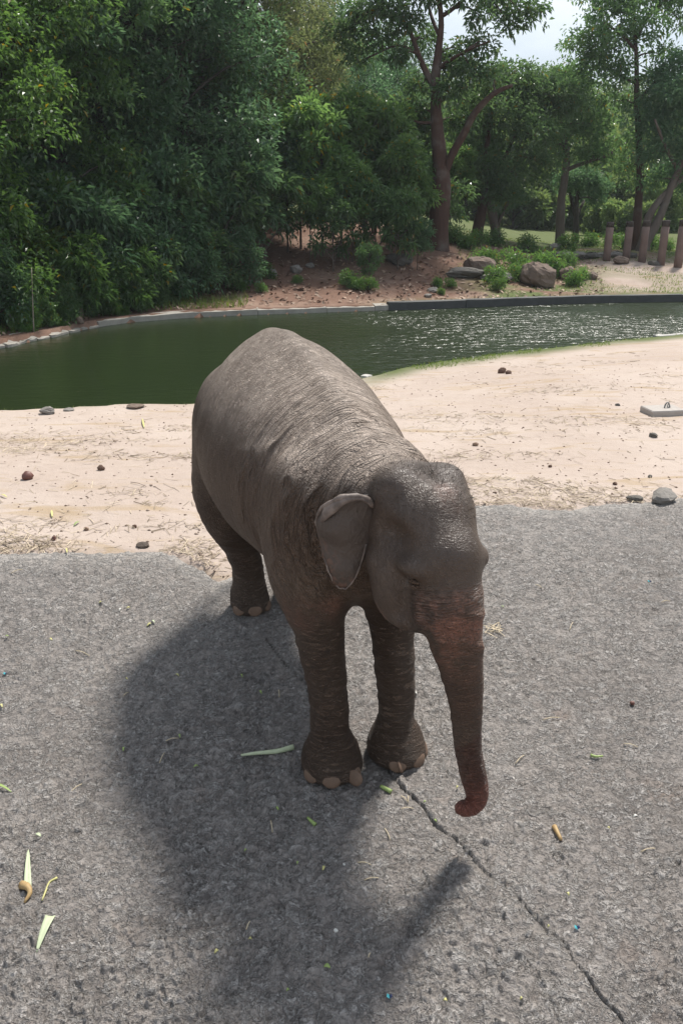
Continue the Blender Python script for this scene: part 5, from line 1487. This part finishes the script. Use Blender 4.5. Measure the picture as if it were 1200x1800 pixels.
stick('green_pod', [spt(669, 1386, .014), spt(678, 1391, .016), spt(687, 1395, .012)], .011, .012, 'short green pod in front of the far forefoot', LF_GREEN, 'pod', 8)
stick('bud', [spt(973, 1457, .014), spt(978, 1468, .018), spt(985, 1480, .012)], .015, .008, 'yellow brown bud on the slab right of the trunk tip', BUDM, 'bud', 8)
stick('green_pod', [spt(541, 1441, .014), spt(549, 1449, .014), spt(554, 1453, .012)], .007, .011, 'pale green cut piece in front of the near forefoot', LF_GREEN, 'pod', 8)
stick('green_pod', [spt(1037, 1331, .014), spt(1046, 1334, .016), spt(1058, 1332, .012)], .010, .005, 'bright green pod on the slab far right of the trunk', LF_GREEN, 'pod', 8)
for px, py, lab in ((10, 1186, 'tiny teal plastic scrap on the slab near the left edge'), (1140, 1024, 'teal plastic scrap on the upper right of the slab'), (1013, 1633, 'teal and dark blue plastic scrap right of the crack'), (684, 1754, 'teal and dark blue plastic scrap near the bottom of the slab')):
    root = empty('plastic_scrap', tuple(spt(px, py, .006))); tag(root, lab, 'plastic scrap'); root.scale = (.62, .62, .62)
    for nm, sg, mt in (('teal_piece', -1, TEALM), ('dark_piece', 1, BLUEM)):
        V = np.array([(0, -.014, 0), (.020 * sg, -.010, .012), (.016 * sg, .014, .014), (0, .012, .004), (.008 * sg, .0, .018)])
        ob = mesh_obj(nm, V, [[0, 1, 4], [1, 2, 4], [2, 3, 4], [3, 0, 4]], mt, root, False)
        sm = ob.modifiers.new('s', 'SOLIDIFY'); sm.thickness = .0015
lump('pebble', 604, 1522, 7, 5, 'small white pebble on the slab in front of the forefeet', WHITEM, 51, 'pebble', 3)
lump('pebble', 590, 1637, 9, 5, 'elongated white pebble low in the middle of the slab', WHITEM, 52, 'pebble', 3)
lump('pebble', 650, 1318, 9, 5, 'tiny white crumb on the slab between the forefeet', WHITEM, 53, 'pebble', 3)
small = [(68, 1472, 'P', .026), (263, 1101, 'Y', .024), (270, 1096, 'P', .018), (226, 1072, 'Y', .018), (212, 1075, 'W', .018), (178, 1062, 'Y', .018), (312, 1190, 'Y', .018), (425, 1191, 'G', .016), (458, 1220, 'G', .018), (13, 1122, 'G', .018), (90, 1127, 'Y', .016), (4, 1244, 'Y', .018),
         (345, 1351, 'D', .022), (218, 1320, 'G', .018), (316, 1297, 'G', .016), (432, 1499, 'G', .014), (523, 1521, 'G', .014), (569, 1530, 'Y', .020), (575, 1704, 'G', .030), (381, 1677, 'Y', .022), (764, 1447, 'G', .016), (746, 1414, 'G', .014), (803, 1388, 'Y', .014), (997, 1576, 'Y', .018),
         (963, 1633, 'Y', .012), (782, 1763, 'Y', .018), (1115, 1439, 'W', .02), (1068, 1460, 'Y', .014), (915, 1760, 'Y', .014), (487, 1425, 'G', .018), (730, 1222, 'W', .016), (223, 1197, 'Y', .014), (506, 1745, 'G', .016), (440, 1655, 'Y', .015), (882, 1070, 'G', .014), (118, 970, 'Y', .02), (252, 745, 'Y', .04), (8, 874, 'Y', .03), (92, 905, 'Y', .03), (342, 862, 'Y', .03), (135, 923, 'D', .03)]
mats = {'P': LF_PALE, 'Y': LF_YEL, 'G': LF_GREEN, 'W': WHITEM, 'D': LF_GREEN}
nm = {'P': 'pale green', 'Y': 'yellowish', 'G': 'bright green', 'W': 'whitish', 'D': 'dull green'}
g_ = np.random.default_rng(15)
rows = []
keys = list(nm)
for px, py, k, l in small:
    dx, dy = g_.normal(size=2) * np.array([1, .5]); q = math.hypot(dx, dy); kk = l * 1.25 * 330 / 2
    o = flat_leaf('fallen_leaf', (px - dx / q * kk, py - dy / q * kk), (px + dx / q * kk, py + dy / q * kk), l * .62, 'x', mats[k], 'leaf', 'small leaves fallen on slab and sand', .01, False)
    rows.append((py, keys.index(k), o))
nth(rows, ['small %s fallen leaf on the ground' % nm[k] for k in keys], 'top', 'bottom')
rows = []
for (x0, y0, x1, y1) in ((476, 1445, 479, 1466), (676, 1459, 686, 1480), (629, 1519, 652, 1523), (134, 1146, 158, 1155), (216, 1228, 227, 1219), (281, 1344, 290, 1325), (292, 1305, 314, 1300), (124, 1396, 146, 1380), (704, 1402, 716, 1412), (717, 1402, 717, 1414), (704, 1425, 726, 1424), (953, 1268, 983, 1264), (1161, 1061, 1176, 1059), (433, 1637, 440, 1622), (647, 1686, 651, 1678), (490, 1215, 491, 1228), (700, 1262, 706, 1250), (1125, 1500, 1150, 1494), (640, 1550, 665, 1546), (1095, 1310, 1120, 1316), (905, 1345, 920, 1330), (230, 849, 258, 857), (20, 1010, 40, 1003), (940, 1030, 952, 1036), (1000, 1110, 1006, 1096)):
    d_ = stick('twig', [spt(x0, y0, .010), spt((x0 + x1) / 2, (y0 + y1) / 2 - 1, .016), spt(x1, y1, .010)], .0032, .0022, 'x', STRAWM if (x0, y0) != (230, 849) else BLACKW, 'twig', 5, 2, 'thin straws and twigs dropped on the slab')
    if (x0, y0) == (230, 849): d_['label'] = 'dark curved stick lying on the sand left of the elephant'; d_.scale = (1, 1, 1)
    else: rows.append((y0, 0, d_))
nth(rows, ['thin pale straw lying on the concrete slab'], 'top', 'bottom')

# straw and crumbs strewn over the sand
g_ = np.random.default_rng(23)
n = 90000
px = g_.uniform(-80, 1290, n); yy = 5.6 + 11 * g_.random(n) ** 1.7
xx = (px - 600) / FOC * (yy * CP + .95)
P2 = np.column_stack([xx, yy])
e = edge_y(xx)
den = sstep(0.0, 0.55, fbm(P2 * np.array([.55, 1.9]), 4, 61)) * 0.9 + 0.9 * sstep(.9, .1, yy - e) * sstep(-.3, .4, noise(P2 * 1.6, 62)) + .03
k = (yy > e + .02) & (seg_dist(P2, NEAR) > .5) & ~inside(P2, POND) & (g_.random(n) < den * .42)
P2 = P2[k][:7500]; n = len(P2)
z = ground_z(P2[:, 0], P2[:, 1])
a = g_.uniform(0, math.pi, n); l = g_.uniform(.02, .085, n)[:, None]
c = np.column_stack([P2, z + .006])
dr = np.column_stack([np.cos(a), np.sin(a), g_.normal(0, .10, n)]); sd_ = np.column_stack([-np.sin(a), np.cos(a), g_.normal(0, .5, n)]) * g_.uniform(.0015, .0038, n)[:, None]
V = np.stack([c - dr * l - sd_, c - dr * l + sd_, c + dr * l + sd_ + [0, 0, .006], c + dr * l - sd_ + [0, 0, .006]], 1).reshape(-1, 3)
t = NT('loose_straw'); t.pr(Base_Color=t.mix(t.attr('lv'), (0.17, 0.125, 0.085), (0.52, 0.43, 0.31)), Roughness=.85)
st = mesh_obj('straw', V, np.arange(n * 4).reshape(-1, 4), t.m, None, False, {'lv': ('FLOAT', np.repeat(g_.random(n), 4))})
tag(st, 'dry straw and chaff strewn over the sand', None, None, 'stuff')
n = 2600
px = g_.uniform(-80, 1290, n); yy = 5.9 + 9 * g_.random(n) ** 1.5; xx = (px - 600) / FOC * (yy * CP + .95)
P2 = np.column_stack([xx, yy]); k = (yy > edge_y(xx) + .03) & (seg_dist(P2, NEAR) > .2) & ~inside(P2, POND)
P2 = P2[k]; n = len(P2); z = ground_z(P2[:, 0], P2[:, 1]); c = np.column_stack([P2, z])
oct_ = np.array([(1, 0, 0), (-1, 0, 0), (0, 1, 0), (0, -1, 0), (0, 0, 1), (0, 0, -.4)], float)
V = (c[:, None, :] + oct_[None] * (g_.uniform(.005, .018, (n, 1, 1)) ** 1.0) * np.array([1, 1, .7]) * (1 + .3 * g_.normal(size=(n, 6, 1)))).reshape(-1, 3)
fo = np.array([(0, 2, 4), (2, 1, 4), (1, 3, 4), (3, 0, 4), (2, 0, 5), (1, 2, 5), (3, 1, 5), (0, 3, 5)])
t = NT('grit'); t.pr(Base_Color=t.mix(t.attr('lv'), (0.12, 0.075, 0.05), (0.42, 0.33, 0.27)), Roughness=.9)
st = mesh_obj('grit', V, (np.arange(n)[:, None, None] * 6 + fo[None]).reshape(-1, 3), t.m, None, True, {'lv': ('FLOAT', np.repeat(g_.random(n) ** 1.5, 6))})
tag(st, 'small pebbles and crumbs on the sand', None, None, 'stuff')
# clump of straw by the trunk
c = on_ground(868, 1107); n = 26
a = g_.uniform(0, math.pi, n); l = g_.uniform(.02, .05, n)[:, None]
c = c + np.column_stack([g_.normal(0, .03, n), g_.normal(0, .04, n), g_.uniform(.006, .02, n)])
dr = np.column_stack([np.cos(a), np.sin(a), g_.normal(0, .2, n)]); sd_ = np.column_stack([-np.sin(a), np.cos(a), 0 * a]) * .002
V = np.stack([c - dr * l - sd_, c - dr * l + sd_, c + dr * l + sd_, c + dr * l - sd_], 1).reshape(-1, 3)
tag(mesh_obj('straw_wisp', V, np.arange(n * 4).reshape(-1, 4), STRAWM, None, False), 'loose wisp of straw on the slab right of the elephant trunk', 'straw')

# ------------------------------------------------------------------ haze
hz = bpy.data.meshes.new('haze')
x0, x1, y0, y1, z0, z1 = -420, 420, -60, 640, -3.0, 46.0
hz.from_pydata([(x, y, z) for z in (z0, z1) for x, y in ((x0, y0), (x1, y0), (x1, y1), (x0, y1))], [], [[3, 2, 1, 0], [4, 5, 6, 7], [0, 1, 5, 4], [1, 2, 6, 5], [2, 3, 7, 6], [3, 0, 4, 7]])
hm_ = bpy.data.materials.new('haze'); hm_.use_nodes = True
hn = hm_.node_tree.nodes; hn.clear()
ho = hn.new('ShaderNodeOutputMaterial'); hv = hn.new('ShaderNodeVolumePrincipled')
hv.inputs['Color'].default_value = (0.86, 0.93, 1.0, 1); hv.inputs['Density'].default_value = 0.0005
hv.inputs['Anisotropy'].default_value = 0.2
hm_.node_tree.links.new(hv.outputs[0], ho.inputs['Volume'])
hz.materials.append(hm_)
hzo = bpy.data.objects.new('haze', hz); COL.objects.link(hzo)
tag(hzo, 'thin pale haze softening the trees and the hill beyond the pond', None, None, 'stuff')
